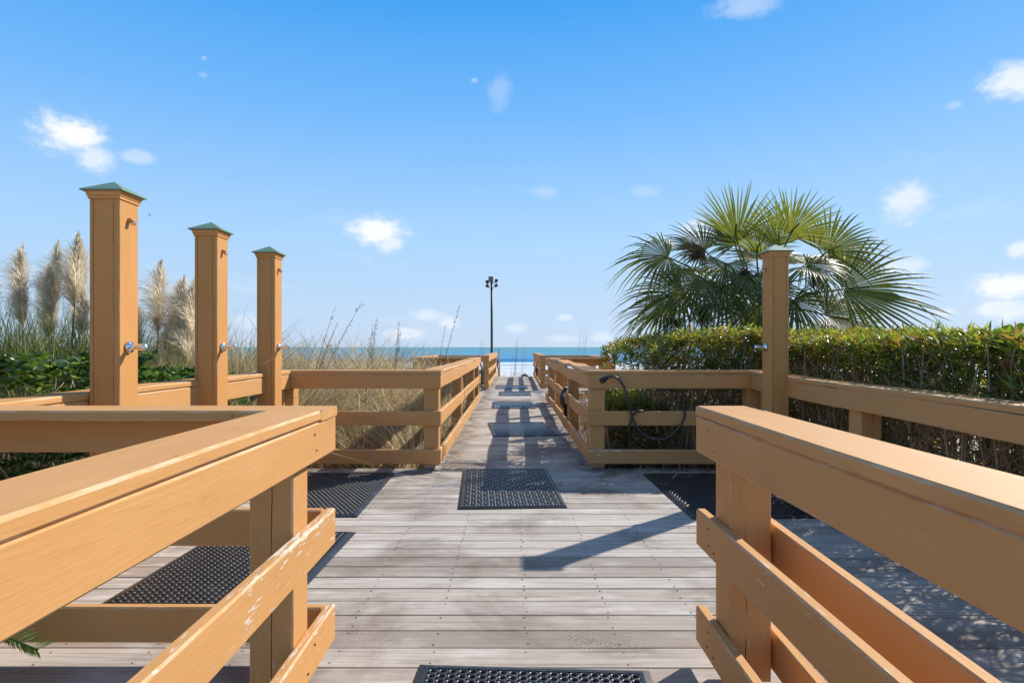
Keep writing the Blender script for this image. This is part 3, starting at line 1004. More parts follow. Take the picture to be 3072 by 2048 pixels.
ar = link_mesh('drain_pipe', V, F, 'hose', None, (.52, 24.5, -.02), smooth_=True)
tag(ar, 'black arched pipe at the far end of the walkway', 'pipe')

# ------------------------------------------------------------------ light pole
lp = empty('light_pole', (-.98, 29.0, float(gz(np.array(-.98), np.array(29.0)))))
tag(lp, 'tall dark pole with four floodlights standing by the beach', 'light pole')
zt = 4.35 - lp.location.z
V, F = tube([(0, 0, -.3), (0, 0, zt * .5), (0, 0, zt)], [.062, .058, .055], 10)
link_mesh('pole', V, F, 'pole', lp, smooth_=True)
V, F = boxvf(-.115 - .04, .115 - .04, -.09, .03, zt - .02, zt + .25)
link_mesh('control_box', V, F, 'ballast', lp)
for (dx, dz_, tilt) in ((-.20, -.02, .5), (.20, .04, -.5), (-.18, -.20, .9), (.18, -.18, -.9)):
    V, F = tube([(0, -.03, zt + dz_ - .12), (dx * .6, -.06, zt + dz_ - .10), (dx * .8, -.07, zt + dz_ - .04)], .014, 6)
    br = link_mesh('bracket', V, F, 'pole', lp)
    V, F = frustum([(.035, -.05), (.055, 0), (.075, .07), (.078, .085)])
    fl = link_mesh('floodlight', V, F, 'lamp', lp, (dx, -.07, zt + dz_ - .02), (R(-35), -tilt, 0))

# ------------------------------------------------------------------ gull
gu = empty('seagull', (-42.2, 70, 16.55))
tag(gu, 'small gull flying beside the nearest left shower post', 'bird')
V, F = tube([(-.22, 0, -.05), (-.12, 0, 0), (0, 0, .02), (.14, 0, .04), (.22, 0, .06), (.27, 0, .05)], [.01, .05, .075, .055, .035, .008], 8)
link_mesh('body', V, F, 'gull_w', gu, rot=(0, R(-30), R(30)), smooth_=True)
for s in (-1, 1):
    V = [(-.05, 0, .03), (.09, 0, .03), (-.03, s * .28, .17), (.10, s * .28, .19), (-.10, s * .62, .10), (-.02, s * .62, .12)]
    V2 = [(x, y, z - .012) for x, y, z in V]
    F = [(0, 1, 3, 2), (2, 3, 5, 4), (6, 8, 9, 7), (8, 10, 11, 9), (0, 2, 8, 6), (1, 7, 9, 3), (2, 4, 10, 8), (3, 9, 11, 5), (4, 5, 11, 10), (0, 6, 7, 1)]
    link_mesh('wing', V + V2, F, 'gull_g', gu, rot=(0, R(-50), R(40)))

# ------------------------------------------------------------------ leaf clouds
def unit(v):
    return v / np.maximum(np.linalg.norm(v, axis=-1, keepdims=True), 1e-9)

def leaves(P, D, length, width, name, mat, parent, tone, fold=.25, bend=.15):
    """narrow folded leaves: base P, direction D; 2x2 quads per leaf"""
    n = len(P)
    D = unit(D)
    up = np.tile(np.array([0, 0, 1.0]), (n, 1)) + rng.normal(0, .55, (n, 3))
    S = unit(np.cross(D, up))
    N = np.cross(S, D)
    L = length[:, None]
    Wd = width[:, None]
    rows = []
    for t, wf in ((0, .18), (.45, 1.0), (1.0, .06)):
        c = P + D * L * t - N * L * bend * t * t
        hw = Wd * .5 * wf
        rows += [c - S * hw + N * hw * fold * 2, c, c + S * hw + N * hw * fold * 2]
    V = np.stack(rows, 1)
    Q = [(0, 1, 4, 3), (1, 2, 5, 4), (3, 4, 7, 6), (4, 5, 8, 7)]
    return quads_mesh(name, V, 9, Q, mat, parent, tone)

def blades(P, H, lean, width, mat, name, parent, tone, seg=4, curl=1.0, dirang=None):
    """grass blades as bent tapering strips"""
    n = len(P)
    a = rng.uniform(0, 2 * np.pi, n) if dirang is None else dirang
    d = np.stack([np.cos(a), np.sin(a), np.zeros(n)], 1)
    fa_ = rng.uniform(0, 2 * np.pi, n)
    s = np.stack([np.cos(fa_), np.sin(fa_), np.zeros(n)], 1)
    rows = []
    for k in range(seg + 1):
        t = k / seg
        horiz = lean * H * (t ** 1.8) * curl
        vert = H * (t - .38 * lean * t ** 2.6)
        c = P + d * horiz[:, None] + np.array([0, 0, 1.0]) * vert[:, None]
        w = width * (1 - t) ** .7 * .5 + .0004
        rows += [c - s * w[:, None], c + s * w[:, None]]
    V = np.stack(rows, 1)
    Q = [(2 * k, 2 * k + 1, 2 * k + 3, 2 * k + 2) for k in range(seg)]
    return quads_mesh(name, V, 2 * (seg + 1), Q, mat, parent, tone)

# ---- hedge: long narrow leaves over bare leaning stems
def hedge(label, x0, x1, y0, y1, top, nleaf, nstem, front, ztop_noise=.028, bottom=-.3, name='hedge', inner=9000, lowcut=.72):
    root = empty(name, ((x0 + x1) / 2, (y0 + y1) / 2, 0))
    tag(root, label, 'hedge', 'clipped hedge on the right')
    cx, cy = root.location.x, root.location.y
    # whorls at shoot tips
    ns = nleaf // 7
    x = rng.uniform(x0, x1, ns)
    y = rng.uniform(y0, y1, ns)
    mode = rng.random(ns)
    ztop = top + ztop_noise * fbm(x, y, 2.3, 2) + rng.normal(0, .018, ns)
    # many shoots in the top shell, others on the faces towards the deck
    z = np.where(mode < .50, ztop - np.abs(rng.normal(0, .07, ns)), ztop - rng.uniform(0, 1, ns) ** 1.25 * 1.15)
    if front == 'y':
        y = np.where(mode > .50, y0 + np.abs(rng.normal(0, .18, ns)), y)
        x = np.where(mode > .93, x0 + np.abs(rng.normal(0, .14, ns)), x)
        y = np.where(mode > .93, rng.uniform(y0, y1, ns), y)
    else:
        x = np.where(mode > .50, x0 + np.abs(rng.normal(0, .2, ns)), x)
    # rounded shoulders
    edge_d = np.minimum((y - y0) if front == 'y' else 9, (x - x0))
    if front == 'y' and x1 - x0 > 1:      # the free end falls away
        z = z - np.clip(.45 - (x - x0), 0, .45) ** 1.5 * .55
    z = z - np.clip(.12 - edge_d, 0, .12) * .55 * (mode < .5)
    # thin out low down, where stems show
    keep = rng.random(ns) < np.clip(.09 + (z - lowcut) / .42, .09, 1)
    if front == 'y' and x1 - x0 > 1:
        keep &= rng.random(ns) < np.where(x < x0 + 1.0, .68, 1)
    x, y, z, ns = x[keep], y[keep], z[keep], int(keep.sum())
    per = 7
    tip = np.stack([x, y, z], 1)
    P = np.repeat(tip, per, 0) + rng.normal(0, .012, (ns * per, 3))
    shoot = unit(np.stack([rng.normal(0, .5, ns), rng.normal(0, .5, ns), np.full(ns, 1.0)], 1))
    if front == 'y':
        shoot[:, 1] -= np.where(z < top - .2, .6, .1)
    else:
        shoot[:, 0] -= np.where(z < top - .2, .6, .1)
    ang = rng.uniform(0, 2 * np.pi, ns * per)
    side = np.stack([np.cos(ang), np.sin(ang), rng.normal(.05, .35, ns * per)], 1)
    D = np.repeat(shoot, per, 0) * rng.uniform(.25, 1.1, (ns * per, 1)) + side * .8
    L = rng.uniform(.05, .115, ns * per)
    Wd = L * rng.uniform(.15, .23, ns * per)
    top_lift = np.repeat(np.clip((z - (top - .22)) / .25, 0, 1), per)  # leaf tone rises towards the top of the hedge
    tone_ = np.clip(rng.normal(.36, .20, ns * per) + top_lift * .36, 0, .93)
    sick = np.repeat(rng.random(ns) < .11, per) | (rng.random(ns * per) < .04)
    tone_ = np.where(sick, rng.uniform(.95, 1, ns * per), tone_)
    P = P - np.array([cx, cy, 0])
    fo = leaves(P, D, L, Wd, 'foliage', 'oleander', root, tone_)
    tag(fo, kind='stuff')
    # inner leaves as a dark backing, the hedge's inner shade put into their tone
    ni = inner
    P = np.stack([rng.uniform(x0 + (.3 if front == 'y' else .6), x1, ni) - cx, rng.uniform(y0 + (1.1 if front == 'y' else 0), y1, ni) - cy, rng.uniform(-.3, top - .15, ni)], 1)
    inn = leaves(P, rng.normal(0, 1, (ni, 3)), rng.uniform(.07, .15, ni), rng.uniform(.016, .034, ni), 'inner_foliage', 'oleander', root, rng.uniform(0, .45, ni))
    tag(inn, kind='stuff')
    # stems
    parts = []
    for _ in range(nstem):
        bx = random.uniform(x0 + .05, x1 - .05)
        by = random.uniform(y0 + .05, min(y1, y0 + 1.0))
        if front == 'x':
            bx = x0 + random.uniform(.08, .8)
            by = random.uniform(y0, y1)
        ln = random.uniform(.9, 1.45)
        az_ = random.uniform(0, 6.28)
        lean = random.uniform(.05, .55)
        pts = []
        for k in range(5):
            t = k / 4
            pts.append((max(x0, bx + math.cos(az_) * lean * t * ln + random.uniform(-.025, .025)), max(y0, by + math.sin(az_) * lean * t * ln * .6 + random.uniform(-.025, .025)), min(top - .05, -.35 + ln * t * 1.15)))
        r0 = random.choice([.006, .008, .010, .014, .02])
        parts.append(tube([(p[0] - cx, p[1] - cy, p[2]) for p in pts], [r0, r0 * .9, r0 * .75, r0 * .55, r0 * .3], 5))
        for _k in range(4):
            q = pts[random.randint(1, 3)]
            a2 = random.uniform(0, 6.28)
            l2 = random.uniform(.15, .5)
            e = (max(x0 - .06, q[0] + math.cos(a2) * l2 * .7), max(y0 - .03, q[1] + math.sin(a2) * l2 * .5), min(top, q[2] + l2 * random.uniform(-.15, .9)))
            mid = tuple((q[i] + e[i]) / 2 + random.uniform(-.04, .04) for i in range(3))
            parts.append(tube([(p[0] - cx, p[1] - cy, p[2]) for p in (q, mid, e)], [r0 * .45, r0 * .33, .0018], 4))
    # dead twigs in the bare middle of the face
    for _ in range(nstem * 3):
        if front == 'y':
            q = Vector((random.uniform(x0, x1), y0 + abs(random.gauss(0, .18)), random.uniform(.05, top - .22)))
        else:
            q = Vector((x0 + abs(random.gauss(0, .18)), random.uniform(y0, y1), random.uniform(.05, top - .22)))
        d_ = Vector((random.gauss(0, .5), random.gauss(0, .5), random.uniform(.1, 1))).normalized() * random.uniform(.12, .38)
        e = q + d_
        e.x, e.y, e.z = max(e.x, x0 - .03), max(e.y, y0 - .03), min(e.z, top - .05)
        m_ = q.lerp(e, .5) + Vector((random.uniform(-.03, .03), random.uniform(-.03, .03), 0))
        off = Vector((cx, cy, 0))
        rr = random.uniform(.0022, .0052)
        parts.append(tube([q - off, m_ - off, e - off], [rr, rr * .8, rr * .4], 4))
    V, F = merge(*parts)
    st = link_mesh('stems', V, F, 'stem', root, smooth_=True)
    tag(st, kind='stuff')
    return root

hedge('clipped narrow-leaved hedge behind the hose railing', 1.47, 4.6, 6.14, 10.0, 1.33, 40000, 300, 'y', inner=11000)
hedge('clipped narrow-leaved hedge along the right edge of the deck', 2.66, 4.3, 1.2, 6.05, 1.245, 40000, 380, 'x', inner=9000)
hedge('low leafy growth at the open left foot of the hedge', 1.0, 1.55, 6.2, 7.6, .62, 5200, 30, 'y', inner=700, lowcut=-1)

# ---- broad-leaved shrubs on the left
def shrub(label, x0, x1, y0, y1, top, n, size=.062, name='shrub', facing=True):
    root = empty(name, ((x0 + x1) / 2, (y0 + y1) / 2, 0))
    tag(root, label, 'shrub', 'glossy green shrubs behind the left railing')
    cx, cy = root.location.x, root.location.y
    ns = n // 9
    x = rng.uniform(x0, x1, ns)
    y = rng.uniform(y0, y1, ns)
    zt = top + .05 * fbm(x, y, 3.1, 4)
    mode = rng.random(ns)
    z = np.where(mode < .55, zt - np.abs(rng.normal(0, .05, ns)), zt - rng.uniform(0, 1.35, ns))
    side = mode > .55
    x = np.where(side, x1 - np.abs(rng.normal(0, .22, ns)), x)
    per = 9
    tip = np.stack([x - cx, y - cy, z], 1)
    ang = (np.arange(ns * per) % per) * 2.4 + np.repeat(rng.uniform(0, 6, ns), per)
    axis = unit(np.stack([rng.normal(.15, .4, ns) + side * .7, rng.normal(-.1, .4, ns), np.ones(ns)], 1))
    lift = rng.uniform(.05, .9, ns * per)
    D = np.stack([np.cos(ang), np.sin(ang), np.zeros(ns * per)], 1) + np.repeat(axis, per, 0) * lift[:, None]
    P = np.repeat(tip, per, 0) + rng.normal(0, .006, (ns * per, 3))
    L = rng.uniform(.7, 1.25, ns * per) * size
    W_ = L * rng.uniform(.36, .50, ns * per)
    tn = np.clip(rng.normal(.52, .22, ns * per), 0, .92)
    odd = rng.random(ns * per)
    tn = np.where(odd < .06, rng.uniform(.93, .97, ns * per), np.where(odd < .038, 1.0, tn))
    fo = leaves(P, D, L, W_, 'foliage', 'pitto', root, tn, fold=.12, bend=.1)
    tag(fo, kind='stuff')
    parts = []
    for _ in range(60):
        bx, by = random.uniform(x0, x1), random.uniform(y0, y1)
        if random.random() < .6:
            bx = x1 - random.uniform(.02, .4)
        pts = [(bx - cx + random.uniform(-.1, .1) * k, by - cy + random.uniform(-.1, .1) * k, -.4 + (top + .3) * k / 3) for k in range(4)]
        parts.append(tube(pts, [.013, .01, .007, .003], 5))
    V, F = merge(*parts)
    link_mesh('stems', V, F, 'stem', root, smooth_=True)
    return root
shrub('low glossy green shrub at the left edge beyond the railing', -4.6, -2.52, 1.6, 4.3, 1.10, 21000, .062)
shrub('smaller glossy green shrub between the first two shower posts', -4.2, -2.46, 4.3, 5.3, .98, 7000, .06)

def round_leaf_plant(label, x, y, zb, items, name='sea_grape'):
    root = empty(name, (x, y, zb))
    tag(root, label, 'plant', 'round-leaved plants')
    parts, tn = [], []
    V, F = [], []
    stems = []
    for (dx, dy, dz_, r, tilt, azm) in items:
        c = Vector((dx, dy, dz_))
        nrm = Vector((math.sin(tilt) * math.cos(azm), math.sin(tilt) * math.sin(azm), math.cos(tilt)))
        sx = nrm.cross(Vector((.3, .5, .2))).normalized()
        sy = nrm.cross(sx)
        o = len(V)
        V.append(tuple(c - nrm * r * .12))
        tn.append(random.random())
        for k in range(12):
            a = 2 * math.pi * k / 12
            rr = r * (1 + .08 * math.sin(3 * a + dx * 40))
            V.append(tuple(c + (sx * math.cos(a) + sy * math.sin(a)) * rr))
            tn.append(tn[o])
        F += [(o, o + 1 + k, o + 1 + (k + 1) % 12) for k in range(12)]
        stems.append(tube([(dx * .2, dy * .2, 0), (dx * .7, dy * .7, dz_ * .6), tuple(c - nrm * r * .1)], [.008, .006, .004], 5))
    link_mesh('leaves', V, F, 'seagrape', root, tone=tn, smooth_=True)
    V, F = merge(*stems)
    link_mesh('stem', V, F, 'stem', root, smooth_=True)
def rl(n, sx, sy, z0, z1, r0, r1):
    return [(random.uniform(-sx, sx), random.uniform(-sy, sy), random.uniform(z0, z1), random.uniform(r0, r1), random.uniform(.3, 1.5), random.uniform(0, 6.28)) for _ in range(n)]
round_leaf_plant('round-leaved plant poking up between the first and second shower posts', -2.62, 4.75, .4, rl(14, .28, .1, .25, .62, .04, .065))
round_leaf_plant('round-leaved plant behind the railing near the farthest left shower post', -2.65, 6.0, .1, rl(14, .3, .15, .2, .60, .035, .06))
round_leaf_plant('large round leaves above the hedge at the right edge of the photo', 2.95, 3.52, .68, rl(11, .16, .12, .45, .64, .035, .06))
round_leaf_plant('row of round leaves peeping over the right hedge', 4.0, 5.2, .74, rl(46, .75, .4, .40, .60, .03, .055))

# ---- dune grass: one tangled mass nobody could count
def scatter(n, x0, x1, y0, y1):
    return rng.uniform(x0, x1, n), rng.uniform(y0, y1, n)
def grass_mass(name, label, regions, mat, tone_mu, kind='stuff'):
    Ps, Hs, Ls, Ws = [], [], [], []
    for (n, x0, x1, y0, y1, h0, h1, l0, l1, w) in regions:
        nc = max(3, n // 55)
        cx_, cy_ = scatter(nc, x0, x1, y0, y1)
        ch = rng.uniform(.7, 1.15, nc)
        idx = rng.integers(0, nc, n)
        x = np.clip(cx_[idx] + rng.normal(0, .09, n), x0, x1)
        y = np.clip(cy_[idx] + rng.normal(0, .09, n), y0, y1)
        Ps.append(np.stack([x, y, gz(x, y) - .02], 1))
        Hs.append(rng.uniform(h0, h1, n) * ch[idx])
        Ls.append(rng.uniform(l0, l1, n))
        Ws.append(np.full(n, w) * rng.uniform(.6, 1.3, n))
    P = np.concatenate(Ps); H = np.concatenate(Hs); Ln = np.concatenate(Ls); W_ = np.concatenate(Ws)
    tn = np.clip(rng.normal(tone_mu, .27, len(P)), 0, .93)
    tn = np.where(rng.random(len(P)) < .05, rng.uniform(.96, 1, len(P)), tn)
    ang_ = rng.uniform(0, 2 * np.pi, len(P))
    # next to the railings the blades lean away from the boards that hold them back
    near = (P[:, 1] < 7.4) & (P[:, 1] > 6.0) & (np.abs(P[:, 0]) < 3.6)
    ang_ = np.where(near & (np.sin(ang_) < 0), -ang_, ang_)
    wk = (np.abs(P[:, 0]) < 1.7) & (P[:, 1] > 6) & (P[:, 1] < 13.2) & (rng.random(len(P)) < .93)
    ang_ = np.where(wk & (np.cos(ang_) * P[:, 0] < 0), np.pi - ang_, ang_)
    o = blades(P, H, Ln, W_, mat, name, None, tn, seg=5, dirang=ang_)
    tag(o, label, 'grass', kind=kind)
    return o
grass_mass('dune_grass', 'tangled dry dune grass behind the railings', [
    (9000, -3.4, -1.0, 6.15, 8.2, .55, 1.25, .4, 1.7, .018),
    (8000, -6.0, -.98, 8.0, 12.8, 1.0, 1.85, .3, 1.2, .017),
    (5000, -2.8, -.95, 6.12, 8.0, .3, .9, 1.0, 2.4, .017),
    (6000, -14, -2.5, 10.0, 22.0, 1.1, 2.0, .2, 1.1, .020),
    (2500, 1.2, 3.2, 8.6, 12.5, .6, 1.2, .3, 1.2, .012),
    (1500, 2.6, 9.0, 14.0, 22.0, .9, 1.6, .2, .8, .016),
    (1500, -4.5, .2, 26.2, 32.0, .6, 1.5, .1, .6, .014),
    (500, .2, 5.0, 26.4, 32.0, .6, 1.5, .1, .6, .014),
    (900, -.95, -.73, 7.0, 13.0, .4, .95, .3, 1.1, .009),
], 'drygrass', .62)

# thin tall stalks that stand above the grass
def stalk(label, x, y, h, lean, azm, head=True, group='tall dry stalks above the dune grass', name='sea_oats', n=1, base=None, spread=.05):
    root = empty(name, (x, y, float(gz(np.array(x), np.array(y)))))
    tag(root, label, 'grass stalk', group)
    for _ in range(n):
        l_ = lean * random.uniform(.6, 1.4)
        a = azm + random.uniform(-.5, .5)
        hh = h * random.uniform(.75, 1.0)
        ox_, oy_ = random.uniform(-spread, spread), random.uniform(-spread, spread)
        pts = [(ox_ + math.cos(a) * l_ * hh * t ** 1.4, oy_ + math.sin(a) * l_ * hh * t ** 1.4, hh * t) for t in (0, .25, .5, .75, 1)]
        V, F = tube(pts, [.0055, .005, .004, .003, .0015], 5)
        link_mesh('stem', V, F, 'straw', root, tone=[random.random()] * len(V), smooth_=True)
        if head:
            P, D = [], []
            for k in range(34):
                t = random.uniform(.66, 1.0)
                i = min(3, int(t * 4))
                p = Vector(pts[i]).lerp(Vector(pts[i + 1]), t * 4 - i)
                P.append(p)
                D.append((random.uniform(-.6, .6) + math.cos(a) * .4, random.uniform(-.6, .6), random.uniform(-.1, .9)))
            P, D = np.array(P), np.array(D)
            tag(leaves(P, D, rng.uniform(.02, .055, len(P)), rng.uniform(.004, .010, len(P)), 'seed_head', 'straw', root, rng.uniform(0, .7, len(P))), kind='stuff')
def at(u, Y):
    return (u - 1536) / 1800 * Y
ST = [('dry stalks leaning right beside the farthest left shower post', 880, 7.0, 2.15, .32, 0.0, 3, True),
      ('dry stalk leaning left near the farthest left shower post', 960, 7.4, 1.95, .45, 3.1, 2, False),
      ('cluster of upright dry stalks above the left cross railing', 1100, 7.6, 2.15, .06, .2, 5, True),
      ('bare upright stalks right of the stalk cluster over the left railing', 1160, 8.2, 2.0, .08, .1, 3, True),
      ('dark seed-headed stalk rising by the left walkway railing', 1268, 7.6, 2.15, .22, .3, 2, True),
      ('dark drooping seed stalk between the second and third shower posts', 722, 6.6, 1.55, .3, .4, 1, True),
      ('pale feathery stalk just right of the second shower post', 690, 6.9, 1.65, .3, .6, 2, True),
      ('single thin stalk over the middle of the left cross railing', 985, 8.6, 1.75, .04, 1.5, 2, False)]
for (lb, u, Y, h, ln, az_, n_, hd) in ST:
    stalk(lb, at(u, Y), Y, h, ln, az_, hd, n=n_)
for (u, lb) in ((1535, 'thin sea oats at the middle of the walkway end'), (1557, 'thickest sea oats at the walkway end, right of centre'), (1440, 'sea oats left of the light pole'), (1735, 'sea oats standing above the right far platform railing')):
    stalk(lb, at(u, 30), 30, 2.9 if u < 1700 else 3.6, .08, 0, True, n=6, spread=.25)

# ---- pampas grass
def plume(root, base, h, lean, azm, pl, pw):
    a = azm
    pts = [(base[0] + math.cos(a) * lean * h * t ** 1.6, base[1] + math.sin(a) * lean * h * t ** 1.6, base[2] + h * t) for t in (0, .2, .4, .6, .8, 1.0)]
    V, F = tube(pts, [.009, .008, .007, .006, .005, .002], 6)
    stem = link_mesh('plume_stalk', V, F, 'straw', root, tone=[random.random()] * len(V), smooth_=True)
    n = 1500
    t = rng.uniform(0, 1, n) ** .85
    tip = np.array(pts[-1])
    dirv = np.array(pts[-1]) - np.array(pts[-2])
    dirv = dirv / np.linalg.norm(dirv)
    C = tip - dirv * pl * (1 - t)[:, None]
    ang = rng.uniform(0, 2 * np.pi, n)
    prof = np.sin(np.pi * np.clip(t * .93 + .07, 0, 1)) ** .8 * (1 - .45 * t)
    out = np.stack([np.cos(ang), np.sin(ang), np.zeros(n)], 1)
    wind = np.array([-.45, 0, 0])
    reach = (1.3 * pw * prof * rng.uniform(.35, 1.5, n) * (.8 + .35 * np.sin(ang * 2 + t * 9)))[:, None]
    P0 = C
    P1 = C + out * reach * .55 + dirv * .06 + wind * reach * .3
    P2 = C + out * reach * 1.0 + dirv * (.10 * rng.uniform(.5, 1.6, n))[:, None] + wind * reach * .8
    P3 = P2 + out * reach * .35 + wind * reach * .7 - np.array([0, 0, 1.0]) * rng.uniform(-.03, .05, n)[:, None]
    s = unit(np.cross(out, dirv) + rng.normal(0, .4, (n, 3)))
    rows = []
    for P_, w in ((P0, .0010), (P1, .0026), (P2, .0020), (P3, .0004)):
        rows += [P_ - s * w, P_ + s * w]
    V = np.stack(rows, 1)
    Q = [(0, 1, 3, 2), (2, 3, 5, 4), (4, 5, 7, 6)]
    quads_mesh('plume', V, 8, Q, 'plume', root, np.clip(rng.normal(.55, .25, n) + .2 * t, 0, 1))

def pampas(label, u0, u1, Y, plumes, nblade, hb, mat='greengrass', mu=.4):
    x0, x1 = at(u0, Y), at(u1, Y)
    cx, cy = (x0 + x1) / 2, Y
    zb = float(gz(np.array(cx), np.array(cy)))
    root = empty('pampas_grass', (cx, cy, zb))
    tag(root, label, 'pampas grass', 'pampas grass behind the left railing')
    n = nblade
    P = np.stack([rng.uniform(x0 - cx, x1 - cx, n), rng.normal(0, .35, n), np.full(n, -.05)], 1)
    H = rng.uniform(.55, 1.0, n) * hb
    b_ = blades(P, H, rng.uniform(.08, .95, n), rng.uniform(.007, .016, n), mat, 'leaf_blades', root, np.clip(rng.normal(mu, .28, n), 0, 1), seg=6)
    tag(b_, kind='stuff')
    for (u, v, pl, pw, ln) in plumes:
        X = at(u, Y)
        zt_ = 1.2 + (1041 - v) / 1800 * Y - zb
        ang = 0 if ln > 0 else math.pi
        plume(root, (X - cx - ln * zt_, rng.uniform(-.25, .25), 0), zt_, abs(ln), ang, pl, pw)
    return root
pampas('pampas grass with silvery plumes left of the nearest shower post', -80, 330, 6.6,
       [(48, 765, .62, .12, .02), (72, 890, .34, .09, -.02), (108, 815, .46, .10, .02), (150, 752, .62, .115, .03), (203, 745, .62, .12, .02), (186, 830, .46, .10, -.01), (238, 790, .50, .10, .03), (268, 738, .66, .11, .04), (14, 850, .42, .10, -.03), (255, 900, .42, .10, .02), (175, 920, .36, .10, .03)],
       6000, 2.3, mu=.48)
pampas('dry pampas grass between the first and second shower posts', 370, 740, 6.9,
       [(425, 835, .65, .15, .02), (462, 805, .76, .18, .03), (445, 930, .5, .15, .0), (485, 985, .45, .16, .05), (520, 870, .58, .14, .02), (556, 862, .56, .13, .04), (588, 872, .66, .15, .05), (545, 935, .55, .14, .0), (505, 950, .5, .14, -.02), (420, 920, .5, .16, -.03), (575, 985, .45, .14, .02)],
       4200, 1.8, 'drygrass', .58)
grass_mass('straw_grass', 'heaped straw-coloured grass under the dry pampas plumes', [(7500, -6.4, -2.55, 5.5, 8.2, .9, 1.9, .35, 1.5, .014)], 'drygrass', .62)
grass_mass('reed_grass', 'green and grey reeds behind the left shrub', [(6500, -8.0, -3.4, 5.0, 8.0, 1.2, 2.2, .15, .9, .011)], 'greengrass', .45)

# ---- fan palm
PALM = Vector((3.42, 8.3, 0))
palm = empty('fan_palm', PALM)
tag(palm, 'large green fan palm rising behind the right hedge', 'palm tree')
V, F = tube([(0, 0, -.4), (.02, 0, .3), (0, .02, .9), (.02, 0, 1.4), (0, 0, 1.65)], [.19, .17, .16, .17, .12], 12)
link_mesh('trunk', V, F, 'bark', palm, smooth_=True)
for k in range(26):
    a = k * 2.4
    z = .45 + k * .042
    r = .15
    V, F = tube([(math.cos(a) * r * .8, math.sin(a) * r * .8, z), (math.cos(a) * (r + .07), math.sin(a) * (r + .07), z + .12), (math.cos(a) * (r + .12), math.sin(a) * (r + .12), z + .30)], [.05, .035, .012], 5)
    link_mesh('leaf_base', V, F, 'bark', palm, smooth_=True)

def frond(hub, f, nrm, L, spread=118, nseg=36, droop=.25, curl=.25, fold=.35, tn=.5, pet=True):
    hub, f = Vector(hub), Vector(f).normalized()
    nrm = Vector(nrm)
    nrm = (nrm - f * nrm.dot(f)).normalized()
    s = nrm.cross(f)
    rows, tones = [], []
    da = R(2 * spread / nseg)
    ts = (.03, .25, .46, .66, .84, 1.0)
    for i in range(nseg):
        a = R(-spread) + da * (i + .5)
        d = f * math.cos(a) + s * math.sin(a)
        sd = -f * math.sin(a) + s * math.cos(a)
        ll = L * (.80 + .20 * math.cos(a)) * random.uniform(.90, 1.06)
        dr = droop * .62 * random.uniform(.5, 1.5)
        
        if random.random() < .12:
            dr *= 2.6
        tw = random.uniform(-.04, .04)
        for t in ts:
            r = ll * t
            p = hub + d * r
            p = p - nrm * (curl * .7 * L * (t * max(math.cos(a), 0)) ** 2) + nrm * fold * abs(math.sin(a)) * r * .35
            p.z -= dr * L * max(0, t - .42) ** 2 * 1.6
            p += sd * tw * L * t * t
            hw = .86 * math.tan(da / 2) * ll * (t if t < .46 else .46 * (1 - (t - .46) / .54) ** .75) + .0006
            ple = hw * .55
            rows.append([p - sd * hw, p + nrm * ple, p + sd * hw])
        tones += [min(1, max(0, random.gauss(tn, .14)))] 
    V = np.array([[tuple(q) for q in row] for row in rows]).reshape(nseg, len(ts) * 3, 3)
    Q = []
    for k in range(len(ts) - 1):
        Q += [(k * 3, k * 3 + 1, k * 3 + 4, k * 3 + 3), (k * 3 + 1, k * 3 + 2, k * 3 + 5, k * 3 + 4)]
    o = quads_mesh('frond', V, len(ts) * 3, Q, 'palm', palm, tones)
    if pet:
        c0 = Vector((f.x * .06, f.y * .06, 1.55))
        mid = c0.lerp(hub, .5) + Vector((0, 0, .12))
        V, F = tube(catmull([c0, mid, hub, hub + f * L * .25], 4), .012, 5)
        link_mesh('petiole', V, F, 'palm', o, tone=[.7] * len(V), smooth_=True)
    return o
def ph(u, v, Y):
    return Vector(((u - 1536) / 1800 * Y, Y, 1.2 - (v - 1041) / 1800 * Y)) - PALM
def fr(u, v, Y, du, dv, dY, nrm, L, **k):
    frond(ph(u, v, Y), (du, dY, -dv), nrm, L, **k)
# the fronds that make the outline, clockwise from the left
fr(2005, 772, 8.0, -1, -.05, -.15, (-.15, -.75, .65), .84, droop=.85, curl=.42, tn=.55)
fr(2041, 879, 7.8, -1, .16, -.2, (-.1, -.7, .7), .90, droop=.65, curl=.32, tn=.4)
fr(1992, 924, 8.1, -1, .38, -.1, (-.3, -.5, .8), .76, droop=.5, curl=.3, tn=.6)
fr(2112, 750, 8.6, -.85, -.55, .15, (.4, -.8, .4), .74, droop=.3, tn=.3)
fr(2210, 720, 8.1, -.05, -1, -.1, (.1, -.95, .2), .84, spread=62, nseg=24, droop=.12, curl=.08, tn=.6)
fr(2205, 735, 8.4, -.55, -.85, .1, (.3, -.9, .2), .70, spread=95, droop=.35, tn=.4)
fr(2370, 705, 8.2, .62, -.8, -.05, (-.25, -.9, .3), .80, spread=92, droop=.15, curl=.15, tn=.74)
fr(2335, 740, 8.5, .05, -1, .1, (-.1, -.9, .3), .80, spread=70, nseg=26, droop=.2, curl=.1, tn=.5)
fr(2482, 755, 8.2, .95, -.45, -.05, (-.3, -.85, .4), .86, spread=112, droop=.3, curl=.2, tn=.5)
fr(2528, 868, 7.9, 1, -.10, -.15, (.05, -.8, .6), 1.28, spread=100, droop=.25, curl=.12, tn=.45)
fr(2480, 945, 8.0, 1, .18, -.2, (.1, -.65, .75), 1.16, spread=110, droop=.4, curl=.25, tn=.42)
fr(2440, 985, 7.7, .6, .5, -.5, (.2, -.5, .85), .70, droop=.5, curl=.3, tn=.25)
